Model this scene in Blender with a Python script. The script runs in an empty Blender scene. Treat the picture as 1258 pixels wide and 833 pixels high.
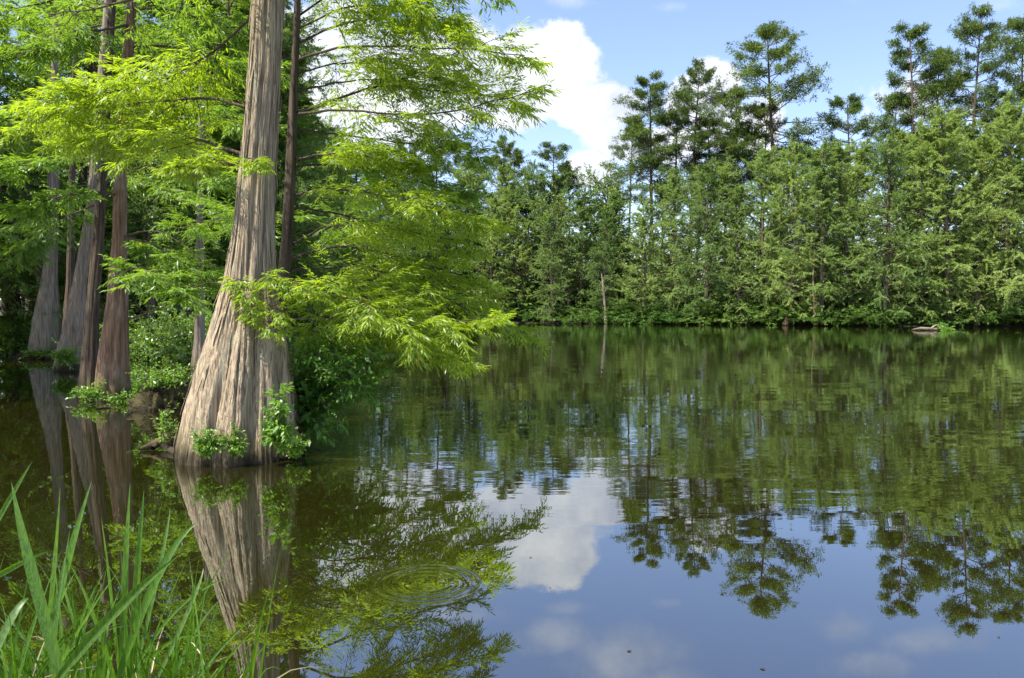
import bpy, math, numpy as np
from mathutils import noise as mnoise, Vector

R = np.random.default_rng(11)
sc = bpy.context.scene
COL = sc.collection

# ------------------------------------------------------------------ camera
FPX, W0, H0, HOR, CAMH = 950.0, 1258.0, 833.0, 380.0, 1.7
PITCH = math.atan((H0 / 2 - HOR) / FPX)
cam_d = bpy.data.cameras.new('camera')
cam = bpy.data.objects.new('camera', cam_d)
COL.objects.link(cam)
cam.location = (0, 0, CAMH)
cam.rotation_euler = (math.pi / 2 - PITCH, 0, 0)
cam_d.sensor_width = 36
cam_d.lens = 36 * FPX / W0
cam_d.clip_start = 0.05
cam_d.clip_end = 3000
sc.camera = cam


def ray(px, py):
    x, y = (px - W0 / 2) / FPX, (H0 / 2 - py) / FPX
    return np.array([x, math.cos(PITCH) + y * math.sin(PITCH), -math.sin(PITCH) + y * math.cos(PITCH)])


def P(px, py, D):
    """World point at ground distance D seen at photo pixel (px, py)."""
    d = ray(px, py)
    return np.array([0, 0, CAMH]) + d * (D / d[1])


def G(px, py, z=0.0):
    """World point on the level z seen at photo pixel."""
    d = ray(px, py)
    return np.array([0, 0, CAMH]) + d * ((z - CAMH) / d[2])


# ------------------------------------------------------------------ geometry helpers
def nrm(v):
    return v / np.maximum(np.linalg.norm(v, axis=-1, keepdims=True), 1e-9)


class Geo:
    """Collects quads; build() links them as ONE mesh object."""

    def __init__(self):
        self.v, self.f, self.n = [], [], 0

    def add(self, v, f):
        v = np.asarray(v, float).reshape(-1, 3)
        self.v.append(v)
        self.f.append(np.asarray(f, np.int64).reshape(-1, 4) + self.n)
        self.n += len(v)

    def build(self, name, mat, parent=None, origin=(0, 0, 0), smooth=True):
        v = np.concatenate(self.v) - np.asarray(origin, float)
        f = np.concatenate(self.f)
        me = bpy.data.meshes.new(name)
        me.vertices.add(len(v))
        me.vertices.foreach_set('co', v.astype(np.float32).ravel())
        me.loops.add(f.size)
        me.loops.foreach_set('vertex_index', f.astype(np.int32).ravel())
        me.polygons.add(len(f))
        me.polygons.foreach_set('loop_start', np.arange(0, f.size, 4, dtype=np.int32))
        me.polygons.foreach_set('loop_total', np.full(len(f), 4, np.int32))
        me.polygons.foreach_set('use_smooth', np.full(len(f), smooth))
        me.update(calc_edges=True)
        me.materials.append(mat)
        o = bpy.data.objects.new(name, me)
        COL.objects.link(o)
        if parent is not None:
            o.parent = parent
        else:
            o.location = origin
        return o


def thing(name, label, cat, loc=(0, 0, 0), group=None):
    o = bpy.data.objects.new(name, None)
    COL.objects.link(o)
    o.location = loc
    o.empty_display_size = 0.3
    return tag(o, label, cat, group)


def tag(o, label, cat, group=None, kind=None):
    o['label'] = label
    o['category'] = cat
    if group:
        o['group'] = group
    if kind:
        o['kind'] = kind
    return o


def copy_tree(o, parent=None):
    c = o.copy()
    COL.objects.link(c)
    c.parent = parent
    for ch in o.children:
        copy_tree(ch, c)
    return c


def grow(S, D, L, n, wob=0.25, sag=0.0, lift=0.0):
    """B wandering polylines of n points."""
    S = np.atleast_2d(S).astype(float)
    D = nrm(np.atleast_2d(D).astype(float))
    B = len(S)
    L = np.broadcast_to(np.asarray(L, float), (B,))
    pts = [S]
    d, p = D.copy(), S.copy()
    seg = (L / (n - 1))[:, None]
    for i in range(1, n):
        d = d + R.normal(0, wob / math.sqrt(n), (B, 3))
        d[:, 2] += (lift - 2 * sag * i / n) / n
        d = nrm(d)
        p = p + d * seg
        pts.append(p)
    return np.stack(pts, 1)


def sample(poly, bi, t):
    n = poly.shape[1]
    x = np.clip(t, 0, 0.9999) * (n - 1)
    i = x.astype(int)
    fr = (x - i)[:, None]
    a, b = poly[bi, i], poly[bi, i + 1]
    return a * (1 - fr) + b * fr, nrm(b - a)


UP = np.array([0, 0, 1.0])


def kids(poly, per, t0, t1, ang, roll=0.35, jit=0.8, lift=0.0):
    """Side shoots, alternating left and right, lying roughly flat. Returns starts, dirs, t, parent index."""
    B = len(poly)
    bi = np.repeat(np.arange(B), per)
    k = np.tile(np.arange(per), B)
    t = t0 + (t1 - t0) * (k + 0.5 + R.uniform(-.5, .5, len(k)) * jit) / per
    p, tan = sample(poly, bi, t)
    side = nrm(np.cross(tan, UP) + 1e-4)
    up = nrm(np.cross(side, tan))
    sg = np.where((k + bi) % 2 == 0, 1.0, -1.0)[:, None]
    a = (ang + R.normal(0, 0.18, len(k)))[:, None]
    r = R.normal(0, roll, len(k))[:, None]
    d = np.cos(a) * tan + np.sin(a) * (sg * side * np.cos(r) + up * np.sin(r))
    d[:, 2] += lift
    return p, nrm(d), t, bi


def tube(g, poly, r, sides):
    """poly (B,n,3), r (B,n)."""
    B, n, _ = poly.shape
    tan = np.empty_like(poly)
    tan[:, 1:-1] = poly[:, 2:] - poly[:, :-2]
    tan[:, 0] = poly[:, 1] - poly[:, 0]
    tan[:, -1] = poly[:, -1] - poly[:, -2]
    tan = nrm(tan)
    ref = np.where(np.abs(tan[:, :1, 2:3]) > 0.8, np.array([1.0, 0, 0]), UP)
    s = nrm(np.cross(tan, np.broadcast_to(ref, tan.shape)))
    u = np.cross(s, tan)
    a = np.arange(sides) * 2 * math.pi / sides
    ring = poly[:, :, None] + r[:, :, None, None] * (np.cos(a)[:, None] * s[:, :, None] + np.sin(a)[:, None] * u[:, :, None])
    idx = np.arange(B * n * sides).reshape(B, n, sides)
    a0, a1 = idx[:, :-1], idx[:, 1:]
    q = np.stack([a0, np.roll(a0, -1, 2), np.roll(a1, -1, 2), a1], -1)
    g.add(ring, q)


def taper(B, n, r0, r1, pw=1.0):
    t = np.linspace(0, 1, n) ** pw
    r0 = np.broadcast_to(np.asarray(r0, float), (B,))[:, None]
    r1 = np.broadcast_to(np.asarray(r1, float), (B,))[:, None]
    return r0 * (1 - t) + r1 * t


def leaves(g, p, d, L, w, tilt=0.5, mid=0.45, fold=0.0):
    """Rhomb leaves at p along d; planes near level with random tilt."""
    N = len(p)
    d = nrm(d)
    L = np.broadcast_to(np.asarray(L, float), (N,))[:, None]
    w = np.broadcast_to(np.asarray(w, float), (N,))[:, None]
    up = UP + R.normal(0, tilt, (N, 3))
    s = nrm(np.cross(d, up))
    nn = np.cross(s, d)
    m = p + d * L * mid
    tip = p + d * L - UP * L * 0.12
    v = np.stack([p, m + s * w / 2 + nn * fold * w, tip, m - s * w / 2 + nn * fold * w], 1)
    g.add(v, np.arange(N * 4).reshape(N, 4))


def leafy(g, poly, per, L, w, ang=0.8, roll=0.5, t0=0.05, droop=0.0, tilt=0.5, mid=0.45):
    p, d, t, bi = kids(poly, per, t0, 1.0, ang, roll)
    d[:, 2] -= droop
    n = len(p)
    k = 1 - 0.45 * np.clip(t, 0, 1) ** 2
    leaves(g, p, d, L * k * R.uniform(.7, 1.25, n), w * k * R.uniform(.75, 1.25, n), tilt, mid)
    # terminal leaf
    leaves(g, poly[:, -1], poly[:, -1] - poly[:, -2], L * .8, w * .8, tilt, mid)


def cypress_limbs(gw, gl, limbs, L, r0, twigs=16, shoots=8, leafn=10, leaf=(.11, .024), tl=0.33, sl=.32, droop=.2,
                  t0=0.2, wood=True, roll=.3, tilt=.55):
    """Feathery bald cypress sprays on given limb polylines (B,n,3)."""
    B, n, _ = limbs.shape
    L = np.broadcast_to(np.asarray(L, float), (B,))
    if wood:
        tube(gw, limbs, taper(B, n, r0, .006, .8), 6)
    S, D, t, bi = kids(limbs, twigs, t0, 1.0, .85, roll, lift=-.05)
    ln = L[bi] * tl * (1.15 - .75 * t) * R.uniform(.6, 1.3, len(t))
    tw = grow(S, D, ln, 5, .35, droop)
    if wood:
        tube(gw, tw, taper(len(tw), 5, np.broadcast_to(r0, (B,))[bi] * .22 + .002, .002), 3)
    S, D, t2, b2 = kids(tw, shoots, .12, 1.0, .75, roll)
    sh = grow(S, D, ln[b2] * sl * (1.2 - .6 * t2) * R.uniform(.6, 1.3, len(t2)) + leaf[0], 4, .3, droop)
    leafy(gl, sh, leafn, leaf[0], leaf[1], .75, roll, droop=droop * .9, tilt=tilt)
    leafy(gl, tw[:, -3:], leafn, leaf[0], leaf[1], .75, roll, droop=droop * .9, tilt=tilt)


# ------------------------------------------------------------------ materials
def newmat(name):
    m = bpy.data.materials.new(name)
    m.use_nodes = True
    nt = m.node_tree
    nt.nodes.clear()
    return m, nt, nt.nodes.new, nt.links.new


def rgb(c):
    return (c[0], c[1], c[2], 1)


def mixc(nt, fac, a, b):
    n = nt.nodes.new('ShaderNodeMix')
    n.data_type = 'RGBA'
    for sock, val in ((n.inputs[0], fac), (n.inputs[6], a), (n.inputs[7], b)):
        if isinstance(val, bpy.types.NodeSocket):
            nt.links.new(val, sock)
        elif isinstance(val, (int, float)):
            sock.default_value = val
        else:
            sock.default_value = rgb(val)
    return n.outputs[2]


def math_(nt, op, a, b=None, c=None, clamp=False):
    n = nt.nodes.new('ShaderNodeMath')
    n.operation = op
    n.use_clamp = clamp
    for i, v in enumerate((a, b, c)):
        if v is None:
            continue
        if isinstance(v, bpy.types.NodeSocket):
            nt.links.new(v, n.inputs[i])
        else:
            n.inputs[i].default_value = v
    return n.outputs[0]


def leaf_mat(name, dark, light, trans=(.1, .16, .01), tf=.45, gloss=.04, objvar=.5, odd=None):
    m, nt, N, LK = newmat(name)
    geo = N('ShaderNodeNewGeometry')
    oi = N('ShaderNodeObjectInfo')
    c = mixc(nt, geo.outputs['Random Per Island'], dark, light)
    hs = N('ShaderNodeHueSaturation')
    LK(c, hs.inputs['Color'])
    LK(math_(nt, 'MULTIPLY_ADD', oi.outputs['Random'], .05 * objvar, .5 - .025 * objvar), hs.inputs['Hue'])
    LK(math_(nt, 'MULTIPLY_ADD', oi.outputs['Random'], -.5 * objvar, 1 + .22 * objvar), hs.inputs['Value'])
    c = hs.outputs[0]
    if odd:
        r2 = math_(nt, 'FRACT', math_(nt, 'MULTIPLY', geo.outputs['Random Per Island'], 37.0))
        c = mixc(nt, math_(nt, 'GREATER_THAN', r2, 1 - odd[0]), c, odd[1])
    df = N('ShaderNodeBsdfDiffuse')
    LK(c, df.inputs[0])
    tr = N('ShaderNodeBsdfTranslucent')
    hs2 = N('ShaderNodeHueSaturation')
    hs2.inputs['Color'].default_value = rgb(trans)
    LK(math_(nt, 'MULTIPLY_ADD', oi.outputs['Random'], -.5 * objvar, 1 + .22 * objvar), hs2.inputs['Value'])
    LK(hs2.outputs[0], tr.inputs[0])
    mx = N('ShaderNodeMixShader')
    mx.inputs[0].default_value = tf
    LK(df.outputs[0], mx.inputs[1])
    LK(tr.outputs[0], mx.inputs[2])
    gl = N('ShaderNodeBsdfGlossy')
    gl.inputs['Roughness'].default_value = .45
    gl.inputs['Color'].default_value = (1, 1, 1, 1)
    mx2 = N('ShaderNodeMixShader')
    mx2.inputs[0].default_value = gloss
    LK(mx.outputs[0], mx2.inputs[1])
    LK(gl.outputs[0], mx2.inputs[2])
    out = N('ShaderNodeOutputMaterial')
    LK(mx2.outputs[0], out.inputs[0])
    return m


def bark_mat(name, a, b, lichen=(.2, .22, .15), lf=.3, sc_=(26, 26, 1.6), bump=.9, dist=.04, lsc=(2.5, 2.5, .9), wet=True):
    m, nt, N, LK = newmat(name)
    tc = N('ShaderNodeTexCoord')
    mp = N('ShaderNodeMapping')
    mp.inputs['Scale'].default_value = sc_
    LK(tc.outputs['Object'], mp.inputs[0])
    n1 = N('ShaderNodeTexNoise')
    n1.inputs['Scale'].default_value = 1
    n1.inputs['Detail'].default_value = 6
    n1.inputs['Roughness'].default_value = .62
    n1.inputs['Distortion'].default_value = .4
    LK(mp.outputs[0], n1.inputs['Vector'])
    r = N('ShaderNodeValToRGB')
    r.color_ramp.elements[0].position = .34
    r.color_ramp.elements[0].color = rgb(b)
    r.color_ramp.elements[1].position = .62
    r.color_ramp.elements[1].color = rgb(a)
    LK(n1.outputs[0], r.inputs[0])
    mp2 = N('ShaderNodeMapping')
    mp2.inputs['Scale'].default_value = lsc
    LK(tc.outputs['Object'], mp2.inputs[0])
    n2 = N('ShaderNodeTexNoise')
    n2.inputs['Scale'].default_value = 1.5
    n2.inputs['Detail'].default_value = 8
    n2.inputs['Roughness'].default_value = .7
    LK(mp2.outputs[0], n2.inputs['Vector'])
    r2 = N('ShaderNodeValToRGB')
    r2.color_ramp.elements[0].position = .52
    r2.color_ramp.elements[0].color = (0, 0, 0, 1)
    r2.color_ramp.elements[1].position = .68
    r2.color_ramp.elements[1].color = (lf * 2, lf * 2, lf * 2, 1)
    LK(n2.outputs[0], r2.inputs[0])
    c = mixc(nt, r2.outputs[0], r.outputs[0], lichen)
    # reddish drift between strips
    n3 = N('ShaderNodeTexNoise')
    n3.inputs['Scale'].default_value = .8
    n3.inputs['Detail'].default_value = 3
    LK(mp.outputs[0], n3.inputs['Vector'])
    c = mixc(nt, math_(nt, 'MULTIPLY', n3.outputs[0], .16), c, (a[0] * .9, a[1] * .68, a[2] * .55))
    if wet:
        # algae, then a dark soaked band where the bark meets the water
        sx = N('ShaderNodeSeparateXYZ')
        LK(tc.outputs['Object'], sx.inputs[0])
        zz_ = math_(nt, 'ADD', sx.outputs[2], math_(nt, 'MULTIPLY_ADD', n2.outputs[0], -.5, .25))
        zz_ = math_(nt, 'MULTIPLY_ADD', n1.outputs[0], -.12, math_(nt, 'ADD', zz_, .06))
        mr = N('ShaderNodeMapRange')
        mr.interpolation_type = 'SMOOTHSTEP'
        mr.inputs['From Min'].default_value = .5
        mr.inputs['From Max'].default_value = .12
        LK(zz_, mr.inputs['Value'])
        c = mixc(nt, math_(nt, 'MULTIPLY', mr.outputs[0], .6), c, (.10, .085, .03))
        mr = N('ShaderNodeMapRange')
        mr.interpolation_type = 'SMOOTHSTEP'
        mr.inputs['From Min'].default_value = .2
        mr.inputs['From Max'].default_value = .05
        LK(zz_, mr.inputs['Value'])
        c = mixc(nt, math_(nt, 'MULTIPLY', mr.outputs[0], .85), c, (.03, .022, .014))
    bp = N('ShaderNodeBump')
    bp.inputs['Strength'].default_value = bump
    bp.inputs['Distance'].default_value = dist
    LK(n1.outputs[0], bp.inputs['Height'])
    bs = N('ShaderNodeBsdfPrincipled')
    bs.inputs['Roughness'].default_value = .9
    bs.inputs['Specular IOR Level'].default_value = .2
    LK(c, bs.inputs['Base Color'])
    LK(bp.outputs[0], bs.inputs['Normal'])
    out = N('ShaderNodeOutputMaterial')
    LK(bs.outputs[0], out.inputs[0])
    return m


M = {}
M['hero_bark'] = bark_mat('weathered_cypress_bark', (.45, .36, .235), (.12, .09, .062), (.34, .35, .24), .38, (42, 42, 1.8), 1.0, .04, (9, 9, .9))
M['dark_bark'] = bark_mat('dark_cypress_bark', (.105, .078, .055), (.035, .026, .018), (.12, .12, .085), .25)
M['grey_bark'] = bark_mat('grey_cypress_bark', (.25, .205, .165), (.09, .07, .055), (.17, .20, .15), .45)
M['red_bark'] = bark_mat('reddish_cypress_bark', (.24, .145, .09), (.07, .045, .03), (.3, .25, .2), .45)
M['pale_bark'] = bark_mat('pale_cypress_bark', (.31, .24, .18), (.11, .08, .06), (.3, .3, .22), .3)
M['far_bark'] = bark_mat('far_trunk_bark', (.13, .10, .075), (.05, .04, .03), (.14, .14, .11), .3, (5, 5, .6), .5, .05)
M['pine_bark'] = bark_mat('pine_trunk_bark', (.12, .085, .06), (.04, .03, .024), (.12, .11, .09), .2, (5, 5, 1), .5, .05)
M['snag'] = bark_mat('bleached_snag_wood', (.30, .25, .19), (.12, .095, .07), (.22, .22, .16), .2, (8, 8, .8))
M['deadwood'] = bark_mat('wet_driftwood', (.13, .08, .05), (.025, .016, .011), (.2, .2, .12), .15, (9, 9, 9))
M['stick'] = bark_mat('pale_dead_twig', (.42, .36, .25), (.22, .18, .12), (.3, .3, .2), .15)
M['root'] = bark_mat('dark_root_mass', (.024, .016, .01), (.006, .004, .003), (.06, .07, .03), .3, (12, 12, 12), 1.0, .06)

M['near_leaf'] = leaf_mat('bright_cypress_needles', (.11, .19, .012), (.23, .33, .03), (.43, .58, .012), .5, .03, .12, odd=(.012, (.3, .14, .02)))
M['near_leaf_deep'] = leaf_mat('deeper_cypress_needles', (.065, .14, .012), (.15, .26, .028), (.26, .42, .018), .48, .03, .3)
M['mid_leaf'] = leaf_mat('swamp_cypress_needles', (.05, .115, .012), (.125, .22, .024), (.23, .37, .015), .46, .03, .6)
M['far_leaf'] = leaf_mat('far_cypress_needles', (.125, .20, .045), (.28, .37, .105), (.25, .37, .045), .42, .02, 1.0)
M['oak_leaf'] = leaf_mat('broad_leaf_canopy', (.07, .125, .026), (.15, .23, .055), (.16, .26, .035), .35, .015, .8)
M['pine_leaf'] = leaf_mat('pine_needles', (.05, .095, .02), (.15, .215, .045), (.13, .19, .025), .3, .01, .6)
M['bush_leaf'] = leaf_mat('understory_leaves', (.06, .13, .018), (.14, .24, .035), (.2, .34, .02), .4, .05, .8)
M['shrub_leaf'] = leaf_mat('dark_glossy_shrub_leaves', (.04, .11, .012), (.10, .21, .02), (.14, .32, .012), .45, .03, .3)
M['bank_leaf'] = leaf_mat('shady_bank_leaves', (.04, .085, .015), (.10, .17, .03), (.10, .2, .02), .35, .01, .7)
M['herb_leaf'] = leaf_mat('fresh_herb_leaves', (.09, .2, .015), (.19, .32, .03), (.2, .38, .015), .4, .05, .3)
M['reed'] = leaf_mat('tall_grass_blades', (.045, .115, .008), (.10, .195, .014), (.15, .34, .004), .5, .035, .25)
for nm, c0, c1, tr_ in (('reed', (.04, .11, .006), (.115, .225, .012), (.18, .39, .004)), ('reed_pale', (.075, .16, .035), (.15, .26, .06), (.13, .29, .015))):
    M[nm] = leaf_mat({'reed': 'tall_grass_blades', 'reed_pale': 'pale_underside_grass_blades'}[nm], c0, c1, tr_, .48, .03, .25)
    nt = M[nm].node_tree
    N, LK = nt.nodes.new, nt.links.new
    tc = N('ShaderNodeTexCoord')
    mp = N('ShaderNodeMapping')
    mp.inputs['Scale'].default_value = (260, 260, 7)
    LK(tc.outputs['Object'], mp.inputs[0])
    nz_ = N('ShaderNodeTexNoise')
    nz_.inputs['Scale'].default_value = 1
    nz_.inputs['Detail'].default_value = 2
    LK(mp.outputs[0], nz_.inputs['Vector'])
    n4 = N('ShaderNodeTexNoise')
    n4.inputs['Scale'].default_value = 5
    n4.inputs['Detail'].default_value = 4
    LK(tc.outputs['Object'], n4.inputs['Vector'])
    for bn in [n_ for n_ in nt.nodes if n_.type in ('BSDF_DIFFUSE', 'BSDF_TRANSLUCENT')]:
        src = bn.inputs[0].links[0].from_socket
        c_ = mixc(nt, math_(nt, 'MULTIPLY_ADD', nz_.outputs[0], 2.6, -.8, True), (.45, .5, .4), (1.15, 1.12, 1.1))
        c_ = mixc(nt, math_(nt, 'MULTIPLY_ADD', n4.outputs[0], 4, -2.3, True), c_, (1.25, 1.0, .55))
        mu = N('ShaderNodeMix')
        mu.data_type = 'RGBA'
        mu.blend_type = 'MULTIPLY'
        mu.inputs[0].default_value = 1
        LK(src, mu.inputs[6])
        LK(c_, mu.inputs[7])
        LK(mu.outputs[2], bn.inputs[0])
M['dry_grass'] = leaf_mat('dry_grass_blades', (.25, .2, .1), (.4, .33, .17), (.2, .16, .06), .3, .05, .2)

# ground
m, nt, N, LK = newmat('swamp_soil')
tc = N('ShaderNodeTexCoord')
n1 = N('ShaderNodeTexNoise')
n1.inputs['Scale'].default_value = 1.7
n1.inputs['Detail'].default_value = 9
LK(tc.outputs['Object'], n1.inputs['Vector'])
n2 = N('ShaderNodeTexNoise')
n2.inputs['Scale'].default_value = .35
n2.inputs['Detail'].default_value = 5
LK(tc.outputs['Object'], n2.inputs['Vector'])
c = mixc(nt, n1.outputs[0], (.016, .012, .008), (.06, .045, .026))
r = N('ShaderNodeValToRGB')
r.color_ramp.elements[0].position = .45
r.color_ramp.elements[1].position = .6
LK(n2.outputs[0], r.inputs[0])
c = mixc(nt, math_(nt, 'MULTIPLY', r.outputs[0], .75), c, (.03, .055, .012))
bs = N('ShaderNodeBsdfPrincipled')
bs.inputs['Roughness'].default_value = .95
LK(c, bs.inputs['Base Color'])
bp = N('ShaderNodeBump')
bp.inputs['Strength'].default_value = .8
bp.inputs['Distance'].default_value = .1
LK(n1.outputs[0], bp.inputs['Height'])
LK(bp.outputs[0], bs.inputs['Normal'])
LK(bs.outputs[0], N('ShaderNodeOutputMaterial').inputs[0])
M['soil'] = m

# water: murky olive body under a mirror that ripples
m, nt, N, LK = newmat('pond_water')
geo = N('ShaderNodeNewGeometry')
pos = geo.outputs['Position']
sep = N('ShaderNodeSeparateXYZ')
LK(pos, sep.inputs[0])
X, Y = sep.outputs[0], sep.outputs[1]


def wave_noise(scale, sx, sy, detail, off=0.0):
    mp = N('ShaderNodeMapping')
    mp.inputs['Scale'].default_value = (sx, sy, 1)
    mp.inputs['Location'].default_value = (off, off * .7, 0)
    mp.inputs['Rotation'].default_value = (0, 0, .12)
    LK(pos, mp.inputs[0])
    n = N('ShaderNodeTexNoise')
    n.inputs['Scale'].default_value = scale
    n.inputs['Detail'].default_value = detail
    n.inputs['Roughness'].default_value = .5
    LK(mp.outputs[0], n.inputs['Vector'])
    return n.outputs[0]


big = wave_noise(1.0, .4, 1.2, 1.0)
mid_ = wave_noise(2.4, .38, 1.5, 2.0, 3.0)
fine = wave_noise(7.0, .5, 1.6, 2.0, 7.0)
gust = N('ShaderNodeMapRange')
gust.inputs['From Min'].default_value = .38
gust.inputs['From Max'].default_value = .62
gust.inputs['To Min'].default_value = .35
gust.inputs['To Max'].default_value = 1.25
LK(wave_noise(.045, 1, 2.2, 2.0, 11.0), gust.inputs['Value'])
far_amp = N('ShaderNodeMapRange')          # calm by the near bank, breezy out on the pond
far_amp.interpolation_type = 'SMOOTHSTEP'
far_amp.inputs['From Min'].default_value = 4.2
far_amp.inputs['From Max'].default_value = 9.5
far_amp.inputs['To Min'].default_value = .05
far_amp.inputs['To Max'].default_value = 1.0
LK(Y, far_amp.inputs['Value'])
lee = N('ShaderNodeMapRange')              # sheltered among the trunks
lee.interpolation_type = 'SMOOTHSTEP'
lee.inputs['From Min'].default_value = -5.5
lee.inputs['From Max'].default_value = -1.5
lee.inputs['To Min'].default_value = .18
lee.inputs['To Max'].default_value = 1.0
LK(X, lee.inputs['Value'])
amp = math_(nt, 'MULTIPLY', math_(nt, 'MULTIPLY', far_amp.outputs[0], lee.outputs[0]), gust.outputs[0])
h = math_(nt, 'MULTIPLY_ADD', mid_, .0022, math_(nt, 'MULTIPLY', big, .0075))
h = math_(nt, 'MULTIPLY_ADD', fine, .0005, h)
h = math_(nt, 'MULTIPLY', h, amp)
h = math_(nt, 'MULTIPLY_ADD', wave_noise(.9, .8, 1.0, 1.0, 21.0), .0016, h)
rc = G(522, 716)
dx, dy = math_(nt, 'SUBTRACT', X, float(rc[0])), math_(nt, 'SUBTRACT', Y, float(rc[1]))
rad = math_(nt, 'SQRT', math_(nt, 'ADD', math_(nt, 'MULTIPLY', dx, dx), math_(nt, 'MULTIPLY', dy, dy)))
env = N('ShaderNodeMapRange')
env.interpolation_type = 'SMOOTHSTEP'
env.inputs['From Min'].default_value = .40
env.inputs['From Max'].default_value = .26
LK(rad, env.inputs['Value'])
ring = math_(nt, 'MULTIPLY', math_(nt, 'SINE', math_(nt, 'MULTIPLY', rad, 92.0)), math_(nt, 'MULTIPLY', env.outputs[0], math_(nt, 'MULTIPLY', math_(nt, 'MULTIPLY', math_(nt, 'MULTIPLY', rad, rad), wave_noise(5, 1, 1, 1, 5.0)), .013)))
h = math_(nt, 'ADD', h, ring)
bp = N('ShaderNodeBump')
bp.inputs['Strength'].default_value = 1.0
bp.inputs['Distance'].default_value = 1.0
LK(h, bp.inputs['Height'])
murk = N('ShaderNodeBsdfDiffuse')
murk.inputs[0].default_value = (.0115, .0105, .0016, 1)
gl = N('ShaderNodeBsdfGlossy')
gl.inputs['Roughness'].default_value = .0
gl.inputs['Color'].default_value = (.90, .94, .98, 1)
LK(bp.outputs[0], gl.inputs['Normal'])
fr = N('ShaderNodeFresnel')
fr.inputs['IOR'].default_value = 1.36
LK(bp.outputs[0], fr.inputs['Normal'])
mx = N('ShaderNodeMixShader')
LK(math_(nt, 'MULTIPLY_ADD', fr.outputs[0], .70, .30, True), mx.inputs[0])
LK(murk.outputs[0], mx.inputs[1])
LK(gl.outputs[0], mx.inputs[2])
LK(mx.outputs[0], N('ShaderNodeOutputMaterial').inputs[0])
M['water'] = m

# ------------------------------------------------------------------ world, sun, view
SUN_AZ, SUN_EL = math.radians(236), math.radians(60)      # azimuth clockwise from +Y: behind the camera, to its left
w = bpy.data.worlds.new('World')
sc.world = w
w.use_nodes = True
nt = w.node_tree
nt.nodes.clear()
N, LK = nt.nodes.new, nt.links.new
sky = N('ShaderNodeTexSky')
sky.sky_type = 'NISHITA'
sky.sun_disc = False
sky.sun_elevation = SUN_EL
sky.sun_rotation = SUN_AZ
sky.air_density = 1.0
sky.dust_density = 0.6
sky.ozone_density = 1.2
tc = N('ShaderNodeTexCoord')
sp = N('ShaderNodeSeparateXYZ')
LK(tc.outputs['Generated'], sp.inputs[0])
yy = math_(nt, 'MAXIMUM', sp.outputs[1], .05)
U, V = math_(nt, 'DIVIDE', sp.outputs[0], yy), math_(nt, 'DIVIDE', sp.outputs[2], yy)
cb = N('ShaderNodeCombineXYZ')
LK(U, cb.inputs[0])
LK(V, cb.inputs[1])


def sky_noise(scale, detail, rough=.55, off=0.0):
    mp = N('ShaderNodeMapping')
    mp.inputs['Location'].default_value = (off, off * 1.3, off)
    LK(cb.outputs[0], mp.inputs[0])
    n = N('ShaderNodeTexNoise')
    n.inputs['Scale'].default_value = scale
    n.inputs['Detail'].default_value = detail
    n.inputs['Roughness'].default_value = rough
    LK(mp.outputs[0], n.inputs['Vector'])
    return n.outputs[0]


BLOBS = [(655, 90, 72, 54, 1), (610, 112, 85, 44, 1), (560, 95, 110, 60, .95), (742, 132, 62, 25, 1.1), (690, 70, 40, 40, 1), (470, 110, 120, 80, .9),
         (400, 60, 90, 70, .8), (725, 207, 30, 20, .95), (880, 100, 30, 26, 1), (860, 125, 60, 30, .9),
         (800, 175, 70, 30, .8), (905, 155, 60, 40, .75), (300, 90, 130, 110, .8), (1120, 130, 80, 50, .5)]
WISPS = [(690, -38, 55, 24, .8), (770, -62, 80, 40, .9), (820, -95, 70, 30, .8), (560, -10, 90, 20, .6), (1055, -22, 34, 24, .7), (1170, -40, 70, 24, .7), (1215, 5, 30, 12, .5), (1085, -75, 50, 20, .7),
         (830, 8, 26, 10, .55), (700, 2, 40, 12, .5)]


def blob_field(blobs):
    out = None
    for px, py, rx, ry, wgt in blobs:
        d = ray(px, py)
        u0, v0 = d[0] / d[1], d[2] / d[1]
        du = math_(nt, 'MULTIPLY', math_(nt, 'SUBTRACT', U, float(u0)), FPX / rx)
        dv = math_(nt, 'MULTIPLY', math_(nt, 'SUBTRACT', V, float(v0)), FPX / ry)
        q = math_(nt, 'ADD', math_(nt, 'MULTIPLY', du, du), math_(nt, 'MULTIPLY', dv, dv))
        b = math_(nt, 'MULTIPLY', math_(nt, 'EXPONENT', math_(nt, 'MULTIPLY', q, -.8)), float(wgt))
        out = b if out is None else math_(nt, 'MAXIMUM', out, b)
    return out


field = blob_field(BLOBS)
nz = math_(nt, 'MULTIPLY_ADD', sky_noise(14, 10, .62), 1.15, -.575)
nz = math_(nt, 'MULTIPLY_ADD', sky_noise(5, 3, .5, 4.0), .5, math_(nt, 'ADD', nz, -.25))
fld = math_(nt, 'ADD', field, nz)
mask = N('ShaderNodeMapRange')
mask.interpolation_type = 'SMOOTHSTEP'
mask.inputs['From Min'].default_value = .30
mask.inputs['From Max'].default_value = .52
mask.inputs['To Max'].default_value = .97
LK(fld, mask.inputs['Value'])
wm = N('ShaderNodeMapRange')
wm.interpolation_type = 'SMOOTHSTEP'
wm.inputs['From Min'].default_value = .2
wm.inputs['From Max'].default_value = 1.0
wm.inputs['To Max'].default_value = .5
LK(math_(nt, 'ADD', blob_field(WISPS), nz), wm.inputs['Value'])
cov = math_(nt, 'MAXIMUM', mask.outputs[0], wm.outputs[0])
CLOUD = 4.6
cl = mixc(nt, math_(nt, 'MULTIPLY_ADD', sky_noise(10, 8, .6, 2.0), 3.2, -1.1, True), (CLOUD * .60, CLOUD * .66, CLOUD * .80), (CLOUD * 1.12, CLOUD * 1.12, CLOUD * 1.13))
tint = N('ShaderNodeMix')
tint.data_type = 'RGBA'
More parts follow.
